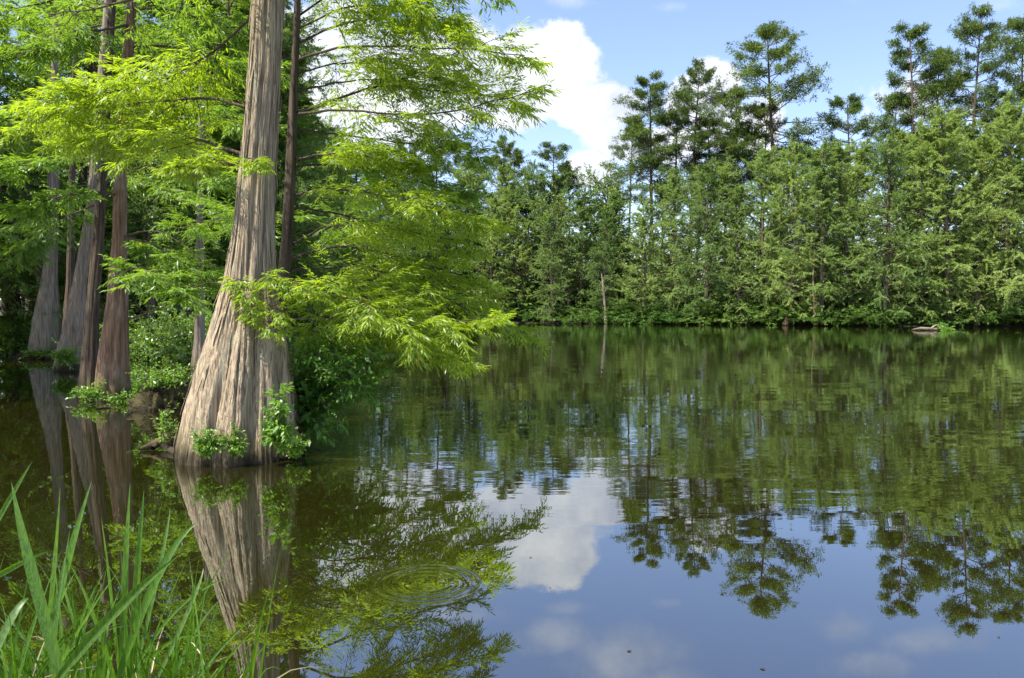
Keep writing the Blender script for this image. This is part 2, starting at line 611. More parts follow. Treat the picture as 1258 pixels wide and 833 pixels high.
tint.blend_type = 'MULTIPLY'
tint.inputs[0].default_value = 1
LK(sky.outputs[0], tint.inputs[6])
tint.inputs[7].default_value = (1.0, .95, 1.03, 1)
col = mixc(nt, cov, tint.outputs[2], cl)
bg = N('ShaderNodeBackground')
bg.inputs['Strength'].default_value = .118
LK(col, bg.inputs['Color'])
LK(bg.outputs[0], N('ShaderNodeOutputWorld').inputs[0])

sd = bpy.data.lights.new('sun', 'SUN')
sd.energy = 5.0
sd.angle = math.radians(.5)
sd.color = (1, .95, .86)
so = bpy.data.objects.new('sun', sd)
COL.objects.link(so)
tosun = Vector((math.sin(SUN_AZ) * math.cos(SUN_EL), math.cos(SUN_AZ) * math.cos(SUN_EL), math.sin(SUN_EL)))
so.rotation_euler = tosun.to_track_quat('Z', 'Y').to_euler()
so.location = (0, 0, 60)
sc.view_settings.view_transform = 'Standard'
sc.view_settings.look = 'None'
sc.view_settings.gamma = 1
sc.view_settings.exposure = 1.24
sc.view_settings.use_curve_mapping = False
sc.render.engine = 'CYCLES'
sc.cycles.max_bounces = 7
sc.cycles.diffuse_bounces = 3
sc.cycles.glossy_bounces = 3
sc.cycles.transmission_bounces = 3
sc.cycles.use_denoising = True
sc.cycles.sample_clamp_indirect = 6

# ------------------------------------------------------------------ terrain and water
LAKE = np.array([(-30, 4.8), (-8, 4.6), (-2.6, 3.5), (-1.3, 2.75), (0, 2.1), (2, 1.5), (20, 0), (52, -20), (62, 0), (76, 30), (70, 58), (54, 75.4), (38, 77.4),
                 (24, 84), (10, 91), (1, 95), (-8, 97), (-15, 88), (-17, 70), (-14, 50), (-10.5, 36), (-10, 27), (-14, 26.5), (-19, 29), (-30, 34), (-60, 40), (-60, 10)], float)


def lake_sd(x, y):
    """Signed distance to the shoreline, negative on the lake."""
    p = np.stack([x, y], -1)[..., None, :]
    a, b = LAKE, np.roll(LAKE, -1, 0)
    ab = b - a
    t = np.clip(((p - a) * ab).sum(-1) / (ab * ab).sum(-1), 0, 1)
    d = np.linalg.norm(p - (a + t[..., None] * ab), axis=-1).min(-1)
    yy_, xx = y[..., None], x[..., None]
    cond = (a[:, 1] > yy_) != (b[:, 1] > yy_)
    with np.errstate(divide='ignore', invalid='ignore'):
        xi = a[:, 0] + (yy_ - a[:, 1]) / (b[:, 1] - a[:, 1]) * ab[:, 0]
    inside = ((cond & (xx < xi)).sum(-1) % 2) == 1
    return np.where(inside, -d, d)


def ground_z(x, y):
    x, y = np.asarray(x, float), np.asarray(y, float)
    s = lake_sd(x, y)
    s = s + .35 * np.sin(x * .9 + y * .4) * np.sin(y * .7 - x * .3)
    z = np.where(s < 0, np.maximum(-.9, s * .35), .55 * (1 - np.exp(-np.maximum(s, 0) / 1.5)) + .012 * np.maximum(s, 0))
    return z + .05 * np.sin(x * 1.7 + 1) * np.sin(y * 1.3)


def axis(lo, hi, c, n):
    u = np.linspace(-1, 1, n)
    s = np.sign(u) * np.abs(u) ** 2.2
    return np.where(s < 0, c + s * (c - lo), c + s * (hi - c))


xs, ys = axis(-900, 900, 0, 260), axis(-900, 900, 4, 260)
gx, gy = np.meshgrid(xs, ys)
g = Geo()
idx = np.arange(gx.size).reshape(gx.shape)
g.add(np.stack([gx, gy, ground_z(gx, gy)], -1), np.stack([idx[:-1, :-1], idx[:-1, 1:], idx[1:, 1:], idx[1:, :-1]], -1))
o = g.build('ground', M['soil'])
o['kind'] = 'structure'
g = Geo()
g.add([(-90, -40, 0), (120, -40, 0), (120, 130, 0), (-90, 130, 0)], [(0, 1, 2, 3)])
o = g.build('water', M['water'])
o['kind'] = 'structure'


def gz(x, y):
    return float(ground_z(np.array([x]), np.array([y]))[0])


# ------------------------------------------------------------------ tree prototypes
PROTO = []


def proto(fn):
    o = fn()
    PROTO.append(o)
    o['_free'] = 1
    return o


def place(pr, loc, rz, s, label, group=None, sz=None):
    if pr.get('_free'):
        del pr['_free']
        o = pr
    else:
        o = copy_tree(pr)
    o.location = loc
    o.rotation_euler = (0, 0, rz)
    o.scale = (s, s, s if sz is None else sz)
    o['label'] = label
    if group:
        o['group'] = group
    elif 'group' in o:
        del o['group']
    return o


def far_cypress(H, spread, n, t_low, seed, cat='tree'):
    t = thing('cypress_tree', 'x', 'tree')
    gw, gl = Geo(), Geo()
    tr = grow([(0, 0, -.5)], [(R.normal(0, .03), R.normal(0, .03), 1)], H + .5, 14, .06)
    tr[:, 0] = (0, 0, -.5)
    rr = .30 * (1 - np.linspace(0, 1, 14)) ** .8 + .02
    rr[0] += .14
    tube(gw, tr, rr[None], 8)
    f = np.sort(R.uniform(t_low, .985, n))
    S, _ = sample(tr, np.zeros(n, int), f)
    a = np.arange(n) * 2.4 + R.normal(0, .5, n)
    fr_ = np.clip((f - t_low) / (1 - t_low), 0, 1)
    el = .08 + .85 * fr_ ** 1.3 + R.normal(0, .18, n)
    D = np.stack([np.cos(a) * np.cos(el), np.sin(a) * np.cos(el), np.sin(el)], -1)
    L = spread * (1.02 - fr_) ** .40 * (.6 + .4 * np.minimum(1, fr_ * 3 + .4)) * R.uniform(.45, 1.2, n) + .4
    lim = grow(S, D, L, 6, .3, .18)
    tube(gw, lim, taper(n, 6, .05 * L / spread + .02, .01), 4)
    S, D, tt, bi = kids(lim, 10, .2, 1.0, .75, .8)
    tw = grow(S, D, L[bi] * .38 * (1.15 - .6 * tt) * R.uniform(.6, 1.3, len(tt)), 4, .3, .35)
    leafy(gl, tw, 42, .25, .07, .8, 1.1, droop=.12, tilt=.8)
    leafy(gl, lim[:, -3:], 34, .25, .07, .8, 1.1, droop=.2, tilt=.7)
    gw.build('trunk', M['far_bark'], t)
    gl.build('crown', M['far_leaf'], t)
    return t


def pine(H, n, t_low, spread):
    t = thing('pine_tree', 'x', 'tree')
    gw, gl = Geo(), Geo()
    tr = grow([(0, 0, -.3)], [(R.normal(0, .02), R.normal(0, .02), 1)], H + .3, 16, .05)
    rr = .26 * (1 - np.linspace(0, 1, 16)) ** .7 + .025
    tube(gw, tr, rr[None], 8)
    f = (t_low + (1 - t_low) * ((np.arange(n) + R.uniform(0, 1, n)) / n) ** .85) * .995
    S, _ = sample(tr, np.zeros(n, int), f)
    a = np.arange(n) * 2.4 + R.normal(0, .7, n)
    fr_ = np.clip((f - t_low) / (1 - t_low), 0, 1)
    el = .0 + .40 * fr_ ** 1.5 + R.normal(0, .2, n)
    D = np.stack([np.cos(a) * np.cos(el), np.sin(a) * np.cos(el), np.sin(el)], -1)
    L = spread * (1.06 - fr_) ** .62 * R.uniform(.42, 1.2, n) * (.55 + .45 * np.minimum(1, 2.6 * fr_)) + .3
    lim = grow(S, D, L, 6, .4, -.1)
    tube(gw, lim, taper(n, 6, .06 * L / spread + .025, .012), 4)
    S, D, tt, bi = kids(lim, 8, .35, 1.0, .8, .2, lift=.06)
    tw = grow(S, D, L[bi] * .28 * R.uniform(.5, 1.4, len(tt)) + .25, 3, .3, -.25)
    tube(gw, tw, taper(len(tw), 3, .02, .008), 3)
    C = np.concatenate([tw[:, -1], tw[:, 1], lim[:, -1]])
    k = 34
    c = np.repeat(C, k, 0)
    v = nrm(R.normal(0, 1, c.shape) + np.array([0, 0, .45]))
    leaves(gl, c + v * R.uniform(.02, .28, (len(c), 1)), v, R.uniform(.26, .42, len(c)), R.uniform(.05, .085, len(c)), .8)
    gw.build('trunk', M['pine_bark'], t)
    gl.build('crown', M['pine_leaf'], t)
    return t


def broadleaf(H, spread, n, t_low, mat, lf=(.3, .15), name='broadleaf_tree'):
    t = thing(name, 'x', 'tree')
    gw, gl = Geo(), Geo()
    tr = grow([(0, 0, -.4)], [(0, 0, 1)], H * .86, 10, .2)
    tube(gw, tr, (.28 * (1 - np.linspace(0, 1, 10)) ** .8 + .03)[None] * H / 16, 7)
    f = R.uniform(t_low, 1, n)
    S, _ = sample(tr, np.zeros(n, int), f)
    a = np.arange(n) * 2.4 + R.normal(0, .5, n)
    el = R.uniform(-.1, .6, n) + .5 * f
    D = np.stack([np.cos(a) * np.cos(el), np.sin(a) * np.cos(el), np.sin(el)], -1)
    L = spread * R.uniform(.55, 1.1, n) * (1.25 - .6 * f)
    lim = grow(S, D, L, 6, .5, .1)
    tube(gw, lim, taper(n, 6, .06, .012), 4)
    S, D, tt, bi = kids(lim, 8, .25, 1, .8, 1.0)
    tw = grow(S, D, L[bi] * .34 * R.uniform(.5, 1.3, len(tt)), 4, .5, .1)
    leafy(gl, tw, 16, lf[0], lf[1], .9, 1.2, droop=.15, tilt=.8, mid=.5)
    gw.build('trunk', M['far_bark'], t)
    gl.build('crown', mat, t)
    return t


def bush(H, n, mat, lf, per=14, name='shrub'):
    t = thing(name, 'x', 'shrub')
    gw, gl = Geo(), Geo()
    a = R.uniform(0, 6.28, n)
    el = R.uniform(.15, 1.4, n)
    D = np.stack([np.cos(a) * np.cos(el), np.sin(a) * np.cos(el), np.sin(el)], -1)
    S = np.stack([R.normal(0, .12, n) * H, R.normal(0, .12, n) * H, np.full(n, -.1)], -1)
    L = H * R.uniform(.6, 1.15, n)
    st = grow(S, D, L, 6, .4, .25)
    tube(gw, st, taper(n, 6, .02, .005), 3)
    S, D, tt, bi = kids(st, 7, .25, 1, .8, .9)
    tw = grow(S, D, L[bi] * .3 * R.uniform(.5, 1.3, len(tt)), 4, .4, .2)
    leafy(gl, tw, per, lf[0], lf[1], .9, 1.0, droop=.15, tilt=.8, mid=.5)
    gw.build('stems', M['dark_bark'], t)
    gl.build('foliage', mat, t)
    return t


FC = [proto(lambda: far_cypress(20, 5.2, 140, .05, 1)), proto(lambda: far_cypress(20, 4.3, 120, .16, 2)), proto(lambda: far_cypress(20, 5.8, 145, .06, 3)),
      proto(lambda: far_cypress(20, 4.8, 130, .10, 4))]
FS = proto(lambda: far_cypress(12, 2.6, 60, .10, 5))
PN = [proto(lambda: pine(30, 42, .54, 6.8)), proto(lambda: pine(30, 38, .56, 5.8)), proto(lambda: pine(30, 44, .52, 6.8)), proto(lambda: pine(30, 34, .58, 5.4))]
OK = [proto(lambda: broadleaf(18, 5.0, 70, .2, M['oak_leaf'])), proto(lambda: broadleaf(16, 4.2, 62, .16, M['oak_leaf']))]
BU = [proto(lambda: bush(2.6, 34, M['bank_leaf'], (.26, .12))), proto(lambda: bush(2.0, 30, M['bank_leaf'], (.22, .12)))]

# ------------------------------------------------------------------ far bank: one entry per tree (photo column, photo row of its top, metres behind the shore)
SHX = [(480, 93), (560, 98), (640, 95), (780, 89), (900, 84), (1000, 80), (1100, 77), (1258, 75), (1400, 73)]


def shore_D(px):
    return float(np.interp(px, [a for a, _ in SHX], [b for _, b in SHX]))


def far_place(pr, px, top, back, Hp, label, group=None, wid=1.0):
    D = shore_D(px) + back
    q = P(px, 385, D)
    z = max(gz(q[0], q[1]), -.35)
    Ht = P(px, top, D)[2] - z
    s = Ht / Hp
    return place(pr, (q[0], q[1], z), R.uniform(0, 6.28), s * wid, label, group, s)


FRONT = [  # px, top, back, proto, width, label
    (548, 235, 1.5, 0, 1.0, 'far cypress showing through the gaps of the slender cypress foliage'),
    (600, 248, 1.0, 3, .95, 'feathery far cypress whose low skirts show beside the bright spray tip'),
    (638, 258, 2.5, 1, 1.0, 'pale green cypress right of the bright spray tip, low limbs in flat tiers'),
    (680, 268, .4, 3, .85, 'tiered cypress with a thin grey lower trunk, standing left of the pale snag'),
    (712, 240, 4.0, 1, 1.0, 'cypress rising between the two tiered cypresses near the pale snag'),
    (739, 262, .5, 1, .85, 'short pointed cypress directly behind the pale snag at the water edge'),
    (790, 248, 1.0, 0, 1.0, 'rounded cypress just right of the pale snag, dark at its foot'),
    (828, 222, 2.0, 2, .9, 'full cypress below the leftmost pair of pines on the far bank'),
    (868, 206, 1.0, 0, 1.0, 'pale plumed cypress left of the lone tall pine'),
    (908, 232, .6, 3, .9, 'lower cypress in front of the gap left of the lone tall pine'),
    (936, 192, 2.5, 2, .95, 'broad cypress below the lone tall pine'),
    (972, 182, 1.0, 0, .95, 'tall pale cypress behind the small orange stump'),
    (1008, 188, .8, 1, 1.1, 'cypress with long bare reddish stem by the small stump'),
    (1046, 184, 2.0, 3, 1.0, 'cypress under the small thin pine, dark hollow below its crown'),
    (1088, 174, 1.0, 2, .9, 'wide green cypress left of the floating log'),
    (1128, 164, 2.0, 0, 1.0, 'tall cypress directly behind the floating log'),
    (1166, 150, 1.0, 1, 1.15, 'tallest pale cypress under the right cluster of pines'),
    (1200, 172, .6, 3, .9, 'cypress right of the floating log with low drooping skirts'),
    (1236, 140, 1.5, 2, 1.0, 'bright cypress reaching highest at the right edge of the far bank'),
    (1275, 150, 1.0, 0, 1.0, 'cypress cut by the right edge of the photo'),
]
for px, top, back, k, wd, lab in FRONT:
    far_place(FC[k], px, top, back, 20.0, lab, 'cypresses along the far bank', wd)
for px, top, back, k in [(520, 255, 8, 0), (575, 205, 8, 2), (622, 208, 9, 0), (660, 214, 8, 2), (698, 216, 10, 3), (760, 236, 8, 1), (812, 226, 9, 3), (850, 214, 8, 1),
                         (890, 204, 9, 2), (955, 194, 9, 1), (990, 190, 8, 3), (1028, 186, 9, 0), (1068, 180, 8, 1), (1108, 172, 9, 3), (1148, 166, 8, 2), (1186, 164, 9, 0), (1222, 158, 9, 1), (1262, 150, 9, 3)]:
    far_place(FC[k], px, top, back, 20.0, 'green cypress standing in the second row behind the far shoreline trees', 'second row cypresses on the far bank')
for px, top, back, k, wd, lab in [
    (762, 196, 14, 0, .9, 'dark round-leaved tree left of the leftmost big pine on the far bank'),
    (722, 222, 16, 1, .9, 'dark broadleaf tree filling the dip below the middle cloud'),
    (655, 215, 16, 0, .8, 'broadleaf tree below the paired small pines left of the clouds'),
    (905, 190, 14, 1, .8, 'dark broadleaf tree in the gap left of the lone tall pine'),
    (1012, 210, 14, 0, .9, 'broadleaf tree hidden behind the cypress with the reddish stem'),
    (1100, 200, 14, 1, 1.0, 'broadleaf tree behind the cypresses left of the floating log'),
    (1230, 180, 14, 0, 1.0, 'broadleaf tree behind the right edge cypresses'),
    (596, 222, 6, 0, 1.2, 'round green tree behind the feathery cypress beside the bright spray tip'),
    (640, 206, 7, 1, 1.25, 'round green tree below the leftmost small pines'),
    (700, 232, 6, 0, 1.1, 'round green tree behind the tiered cypress left of the pale snag'),
    (752, 214, 7, 1, 1.2, 'round green tree behind and right of the pale snag'),
    (505, 230, 14, 1, 1.0, 'broadleaf tree behind the slender cypress foliage on the far bank')]:
    far_place(OK[k], px, top, back, 17.0, lab, 'broadleaf trees on the far bank', wd)
PINES = [
    (800, 103, 12, 2, 1.15, 'broad dark pine, left of the leftmost pair above the far bank'),
    (846, 87, 13, 1, 1.0, 'slim pine just right of the broad dark pine, thin against white cloud'),
    (893, 116, 14, 3, 1.0, 'shorter pine between the slim pine and the lone tall pine'),
    (952, 36, 12, 0, 1.15, 'lone tall pine standing clear against blue sky with a wide tiered crown'),
    (1051, 120, 14, 3, 1.0, 'small thin pine alone in the gap before the right cluster'),
    (1117, 38, 13, 2, .9, 'left pine of the right cluster with a leaning crown'),
    (1148, 62, 17, 3, .9, 'slim pine seen between the two tallest pines of the right cluster'),
    (1184, 25, 12, 0, .9, 'tallest pine of the right cluster'),
    (1246, 30, 13, 2, .9, 'pine at the right edge of the photo, crown cut by the frame'),
    (1216, 118, 16, 1, .9, 'low pine crown tucked between the right edge pines'),
    (612, 176, 16, 1, 1.0, 'leftmost small pine above the far trees, beside the bright spray'),
    (640, 186, 18, 3, .9, 'small pine right beside the leftmost small pine'),
    (684, 180, 15, 0, 1.0, 'dark pine with stacked tufts under the big cloud'),
    (700, 206, 17, 3, .8, 'low dark pine leaning right of the stacked pine under the cloud'),
    (770, 150, 17, 3, .8, 'pine peeping behind the left side of the broad dark pine'),
    (540, 160, 14, 1, 1.0, 'pine seen through the upper branches of the slender cypress'),
    (572, 178, 15, 2, .9, 'pine half hidden behind the upper right sprays of the slender cypress'),
    (500, 178, 15, 0, .9, 'pine seen through gaps left of the upper sprays'),
    (822, 140, 14, 0, 1.1, 'pine crown filling the space right below the broad dark pine'),
    (872, 150, 15, 2, 1.0, 'low wide pine crown below the shorter pine'),
    (910, 160, 14, 0, 1.0, 'low pine crown at the foot of the lone tall pine'),
    (1086, 120, 15, 3, .9, 'low pine crown left of the right cluster'),
    (928, 132, 16, 3, .85, 'low pine crown touching the left side of the lone tall pine'),
]
for px, top, back, k, wd, lab in PINES:
    far_place(PN[k], px, top, back, 30.0, lab, 'pines above the far bank', wd)
for i, px in enumerate(np.linspace(470, 1290, 34)):
    px += R.uniform(-12, 12)
    far_place(BU[i % 2], px, 372 + R.uniform(-6, 5), 0.5 + R.uniform(-.5, 2.0), 2.4, 'leafy bush in the dark undergrowth along the far waterline', 'bushes along the far waterline', 1.6)
for i, px in enumerate(np.linspace(450, 1330, 40)):
    far_place(BU[i % 2], px + R.uniform(-9, 9), 350 + R.uniform(-16, 8), 12 + R.uniform(-4, 10), 2.4, 'tall dark undergrowth bush between the trunks of the far woods', 'undergrowth of the far woods', 1.5)
for i, px in enumerate(np.linspace(440, 1320, 34)):
    far_place(OK[i % 2], px + R.uniform(-10, 10), 300 + R.uniform(-25, 25), 26 + R.uniform(-4, 10), 17.0, 'dark tree deep in the woods behind the far bank', 'deep woods behind the far bank', 1.7)

# pale snag, stump, log on the far bank
D = shore_D(741)
b = P(742, 396, D - .6)
t = thing('dead_snag', 'bare pale dead trunk standing at the far waterline', 'dead tree', (b[0], b[1], 0))
g = Geo()
sn = np.stack([P(745, 399, D - .6), P(743, 375, D - .6), P(741, 352, D - .6), P(739, 336, D - .6)])[None]
sn[0, 0, 2] = -.4
tube(g, sn, np.array([[.26, .14, .12, .05]]), 8)
g.build('trunk', M['snag'], t, t.location)
g = Geo()
for (a, c_) in [((742, 360), (747, 352)), ((741, 350), (735, 344))]:
    tube(g, np.stack([P(*a, D - .6), P(*c_, D - .6)])[None], np.array([[.06, .03]]), 5)
g.build('branch_stub', M['snag'], t, t.location)

D = shore_D(965) - .8
b = P(965, 398, D)
g = Geo()
st = np.stack([(b[0], b[1], -.4), (b[0], b[1], .15), (b[0] + .05, b[1], .6), (b[0] + .12, b[1], 1.0)])[None]
tube(g, st, np.array([[.38, .3, .18, .08]]), 9)
tag(g.build('tree_stump', M['red_bark'], None, (b[0], b[1], 0)), 'small orange brown stump at the far waterline, pointed top', 'stump')
D = shore_D(1003) - .3
b = P(1001, 398, D)
g = Geo()
tube(g, np.stack([(b[0], b[1], -.4), (b[0] - .1, b[1], 2.5), (b[0] - .25, b[1], 5), (b[0] - .15, b[1], 8)])[None], np.array([[.2, .12, .09, .03]]), 8)
tag(g.build('dead_snag', M['red_bark'], None, (b[0], b[1], 0)), 'thin bare reddish stem rising right of the small stump', 'dead tree')
D = 62.0
b = P(1140, 401, D)
b[2] = 0
t = thing('fallen_log', 'pale forked log floating in the water off the far bank', 'log', b)
g = Geo()
tube(g, (b + np.array([(-1.3, 0, .05), (-.5, .1, .16), (.3, 0, .10), (1.2, -.1, .02)]))[None], np.array([[.06, .13, .14, .1]]), 8)
g.build('trunk', M['snag'], t, b)
g = Geo()
tube(g, (b + np.array([(.2, 0, .1), (.5, .05, .34), (.7, .1, .44), (.95, .1, .42)]))[None], np.array([[.1, .08, .06, .03]]), 6)
g.build('branch', M['snag'], t, b)
hp = b + np.array([1.35, .1, -.1])
BUH = proto(lambda: bush(.6, 14, M['herb_leaf'], (.16, .07), 8, 'herb_tuft'))
place(BUH, hp, 0, 1.3, 'bright green tuft growing at the right end of the floating log')

# ------------------------------------------------------------------ trunk built from photo outline rows
def outline_trunk(rows, D, mat, parent, origin, flute=0.0, nflute=7, sides=40, rings=60, rough=.03, lump=.0, seed=0.0, name='trunk', ridge=.0, slim=1.0):
    """rows: (py, left px, right px) from top to bottom; a round trunk at distance D with fluting that grows to the foot."""
    rows = sorted(rows, key=lambda r_: -r_[0])
    cen = np.array([P((a + b_) / 2, y, D) for y, a, b_ in rows])
    rad = np.array([abs(P(b_, y, D)[0] - P(a, y, D)[0]) / 2 * slim for y, a, b_ in rows])
    z = cen[:, 2]
    zz = np.linspace(z[0], z[-1], rings)
    zz = z[0] + (z[-1] - z[0]) * np.linspace(0, 1, rings) ** 1.25
    cx = np.interp(zz, z, cen[:, 0])
    rr = np.interp(zz, z, rad)
    for _ in range(2):
        rr[1:-1] = (rr[:-2] + 2 * rr[1:-1] + rr[2:]) / 4
        cx[1:-1] = (cx[:-2] + 2 * cx[1:-1] + cx[2:]) / 4
    a = np.linspace(0, 2 * math.pi, sides, endpoint=False)
    V = np.zeros((rings, sides, 3))
    for i in range(rings):
        k = np.clip((rr[i] / rr.min() - 1) / 1.8, 0, 1)
        for j in range(sides):
            tw = a[j] + .12 * math.sin(zz[i] * .8 + seed)
            q = 1 + flute * k * (abs(math.sin(tw * nflute / 2 + .6 * math.sin(zz[i] * .7 + seed) + 1.3 * math.sin(a[j]) + seed)) - .6)
            nx = Vector((math.cos(a[j]) * 9 * rr[i] ** .2, math.sin(a[j]) * 9 * rr[i] ** .2, zz[i] * .8 + seed * 9))
            q += rough * mnoise.fractal(nx, .8, 2.1, 4)
            q += lump * mnoise.noise(Vector((math.cos(a[j]) * 1.5, math.sin(a[j]) * 1.5, zz[i] * 1.1 + seed * 3)))
            if ridge:
                q += ridge * (1 - abs(mnoise.noise(Vector((math.cos(a[j]) * 14, math.sin(a[j]) * 14, zz[i] * .7 + seed)))) * 2.2)
            V[i, j] = (cx[i] + math.cos(a[j]) * rr[i] * q, D + math.sin(a[j]) * rr[i] * q, zz[i])
    g = Geo()
    idx = np.arange(rings * sides).reshape(rings, sides)
    a0, a1 = idx[:-1], idx[1:]
    g.add(V, np.stack([a0, np.roll(a0, -1, 1), np.roll(a1, -1, 1), a1], -1))
    return g.build(name, mat, parent, origin)


def limb_from(pts, n=14):
    """Smooth polyline through (px, py, D) points."""
    q = np.array([P(*p_) for p_ in pts])
    s = np.concatenate([[0], np.cumsum(np.linalg.norm(np.diff(q, axis=0), axis=1))])
    u = np.linspace(0, s[-1], n)
    out = np.stack([np.interp(u, s, q[:, k]) for k in range(3)], -1)
    for _ in range(2):
        out[1:-1] = (out[:-2] + 2 * out[1:-1] + out[2:]) / 4
    out[1:-1] += R.normal(0, .012 * s[-1] / 4, (n - 2, 3))
    return out[None], s[-1]


def add_limb(t, pts, r0, mat_w, mat_l, leafname='foliage', **kw):
    if t is hero:
        pts = [(a_, b_, d_ + .6) for a_, b_, d_ in pts]
    lim, L = limb_from(pts)
    gw, gl = Geo(), Geo()
    cypress_limbs(gw, gl, lim, L, r0, **kw)
    o = gw.build('branch', mat_w, t, t.location)
    f = gl.build(leafname, mat_l, o, t.location)
    return o


# --- the big cypress
DH = 9.0
b = P(294, 572, DH)
hero = thing('cypress_tree', 'big pale bald cypress with a wide flared fluted base standing in the water', 'tree', (b[0], b[1], 0))
rows = [(-900, 378, 392), (-600, 362, 384), (-300, 345, 375), (-120, 328, 362), (0, 312, 347), (100, 306, 342), (200, 298, 335), (300, 287, 334), (350, 279, 337), (400, 264, 343),
        (450, 249, 351), (500, 235, 358), (540, 227, 363), (575, 222, 366), (610, 215, 372), (640, 210, 378)]
outline_trunk(rows, DH, M['hero_bark'], hero, hero.location, flute=.17, nflute=9, sides=260, rings=300, rough=.06, lump=.06, seed=1.7, ridge=.045)
# loose fibrous strips peeling off the bark
hm = hero.children[0].data
hv = np.empty(len(hm.vertices) * 3, np.float32)
hm.vertices.foreach_get('co', hv)
hv = hv.reshape(300, 260, 3)
g = Geo()
for _ in range(520):
    j, i0 = R.integers(0, 260), R.integers(6, 225)
    n_ = int(R.integers(8, 26))
    idx_ = np.minimum(np.linspace(i0, i0 + n_, 7).astype(int), 299)
    jj = (j + np.round(np.linspace(0, R.uniform(-2, 2), 7)).astype(int)) % 260
    c_ = hv[idx_, jj]
    c2 = hv[idx_].mean(1)
    out_ = nrm((c_ - c2) * np.array([1, 1, 0]))
    tng = np.cross(out_, UP)
    lift_ = .004 + R.uniform(.006, .03) * (np.linspace(1, 0, 7) if R.random() < .6 else np.linspace(0, 1, 7)) ** 2
    wd_ = R.uniform(.006, .016) * np.sin(np.linspace(.35, math.pi - .2, 7))
    c_ = c_ + out_ * lift_[:, None]
    V = np.stack([c_ - tng * wd_[:, None], c_ + out_ * .003, c_ + tng * wd_[:, None]], 1)
    ii = np.arange(21).reshape(7, 3)
    g.add(V, np.stack([ii[:-1, :-1], ii[:-1, 1:], ii[1:, 1:], ii[1:, :-1]], -1))
g.build('peeling_bark', M['hero_bark'], hero)
NL = dict(twigs=16, shoots=8, leafn=9, leaf=(.115, .024))
# limbs reaching out to the left, bright in the sun
LB = dict(twigs=30, shoots=10, leafn=13, leaf=(.115, .022), tl=.36, droop=.22)
add_limb(hero, [(305, 132, 8.5), (262, 120, 8.7), (205, 122, 8.9), (120, 132, 9.0), (35, 148, 9.0)], .022, M['dark_bark'], M['near_leaf'], **LB)
add_limb(hero, [(318, 10, 8.5), (270, 60, 8.7), (215, 96, 8.8), (150, 112, 8.8), (80, 122, 8.7)], .017, M['dark_bark'], M['near_leaf'], **LB)
add_limb(hero, [(300, 190, 8.5), (275, 182, 8.6), (235, 168, 8.7), (180, 156, 8.8), (100, 172, 9.0)], .025, M['dark_bark'], M['near_leaf'], **LB)
add_limb(hero, [(298, 205, 8.4), (280, 200, 8.3), (250, 196, 8.25), (215, 205, 8.2)], .014, M['dark_bark'], M['near_leaf'], twigs=18, shoots=7, leafn=11, leaf=(.1, .021), tl=.4, droop=.25)
add_limb(hero, [(322, -35, 8.3), (300, -42, 7.9), (268, -40, 7.5), (238, -30, 7.2)], .018, M['dark_bark'], M['near_leaf'], twigs=16, shoots=6, leafn=9, leaf=(.11, .022), tl=.42, droop=.2)  # limb above the frame, added for its leaf shadows on the trunk
add_limb(hero, [(322, -60, 8.5), (260, -40, 8.9), (170, 0, 9.5), (60, 20, 10.0)], .04, M['dark_bark'], M['near_leaf_deep'], **NL)
add_limb(hero, [(335, -90, 8.5), (380, -60, 8.6), (450, -20, 8.7), (520, 10, 8.8)], .04, M['dark_bark'], M['near_leaf'], **NL)
add_limb(hero, [(340, -160, 8.5), (420, -130, 8.7), (520, -70, 8.9), (610, -20, 9.0)], .04, M['dark_bark'], M['near_leaf_deep'], **NL)
add_limb(hero, [(335, -130, 8.4), (310, -120, 8.3), (250, -80, 8.4), (170, -60, 8.5)], .04, M['dark_bark'], M['near_leaf'], **NL)
for q in ([(345, -260, 8.4), (260, -250, 9.5), (150, -200, 10.5)], [(350, -330, 8.5), (440, -330, 9.5), (540, -290, 10.3)], [(360, -450, 8.4), (270, -440, 9.0), (180, -400, 9.5)],
          [(368, -560, 8.4), (450, -560, 8.8), (540, -520, 9.3)], [(372, -650, 8.4), (320, -650, 9.2), (240, -640, 10.0)], [(350, -300, 8.5), (360, -290, 9.6), (380, -260, 11)]):
    add_limb(hero, q, .04, M['dark_bark'], M['near_leaf_deep'], twigs=14, shoots=7, leafn=8, leaf=(.13, .03))
# short sprouts straight from the bark
for px, py, dx, dy, dd in [(300, 345, -22, 8, -.25), (320, 342, 25, 4, -.35), (330, 350, 40, 15, -.3), (318, 372, -14, 26, -.3), (330, 375, 22, 22, -.35), (335, 345, 60, 20, -.2),
                           (306, 352, -6, 20, -.35), (325, 395, 20, 22, -.3), (300, 205, 22, -10, -.3), (305, 195, 18, 18, -.3)]:
    yd = DH - .30
    gl, gw = Geo(), Geo()
    lim, L = limb_from([(px, py, yd), (px + dx * .4, py + dy * .2 - 5, yd + dd * .5), (px + dx * .75, py + dy * .75, yd + dd * .8)], 8)
    cypress_limbs(gw, gl, lim, L, .006, twigs=8, shoots=3, leafn=7, leaf=(.085, .02), tl=.42, droop=.3, t0=.1)
    so_ = gw.build('sprout', M['dark_bark'], hero, hero.location)
    gl.build('foliage', M['near_leaf'], so_, hero.location)

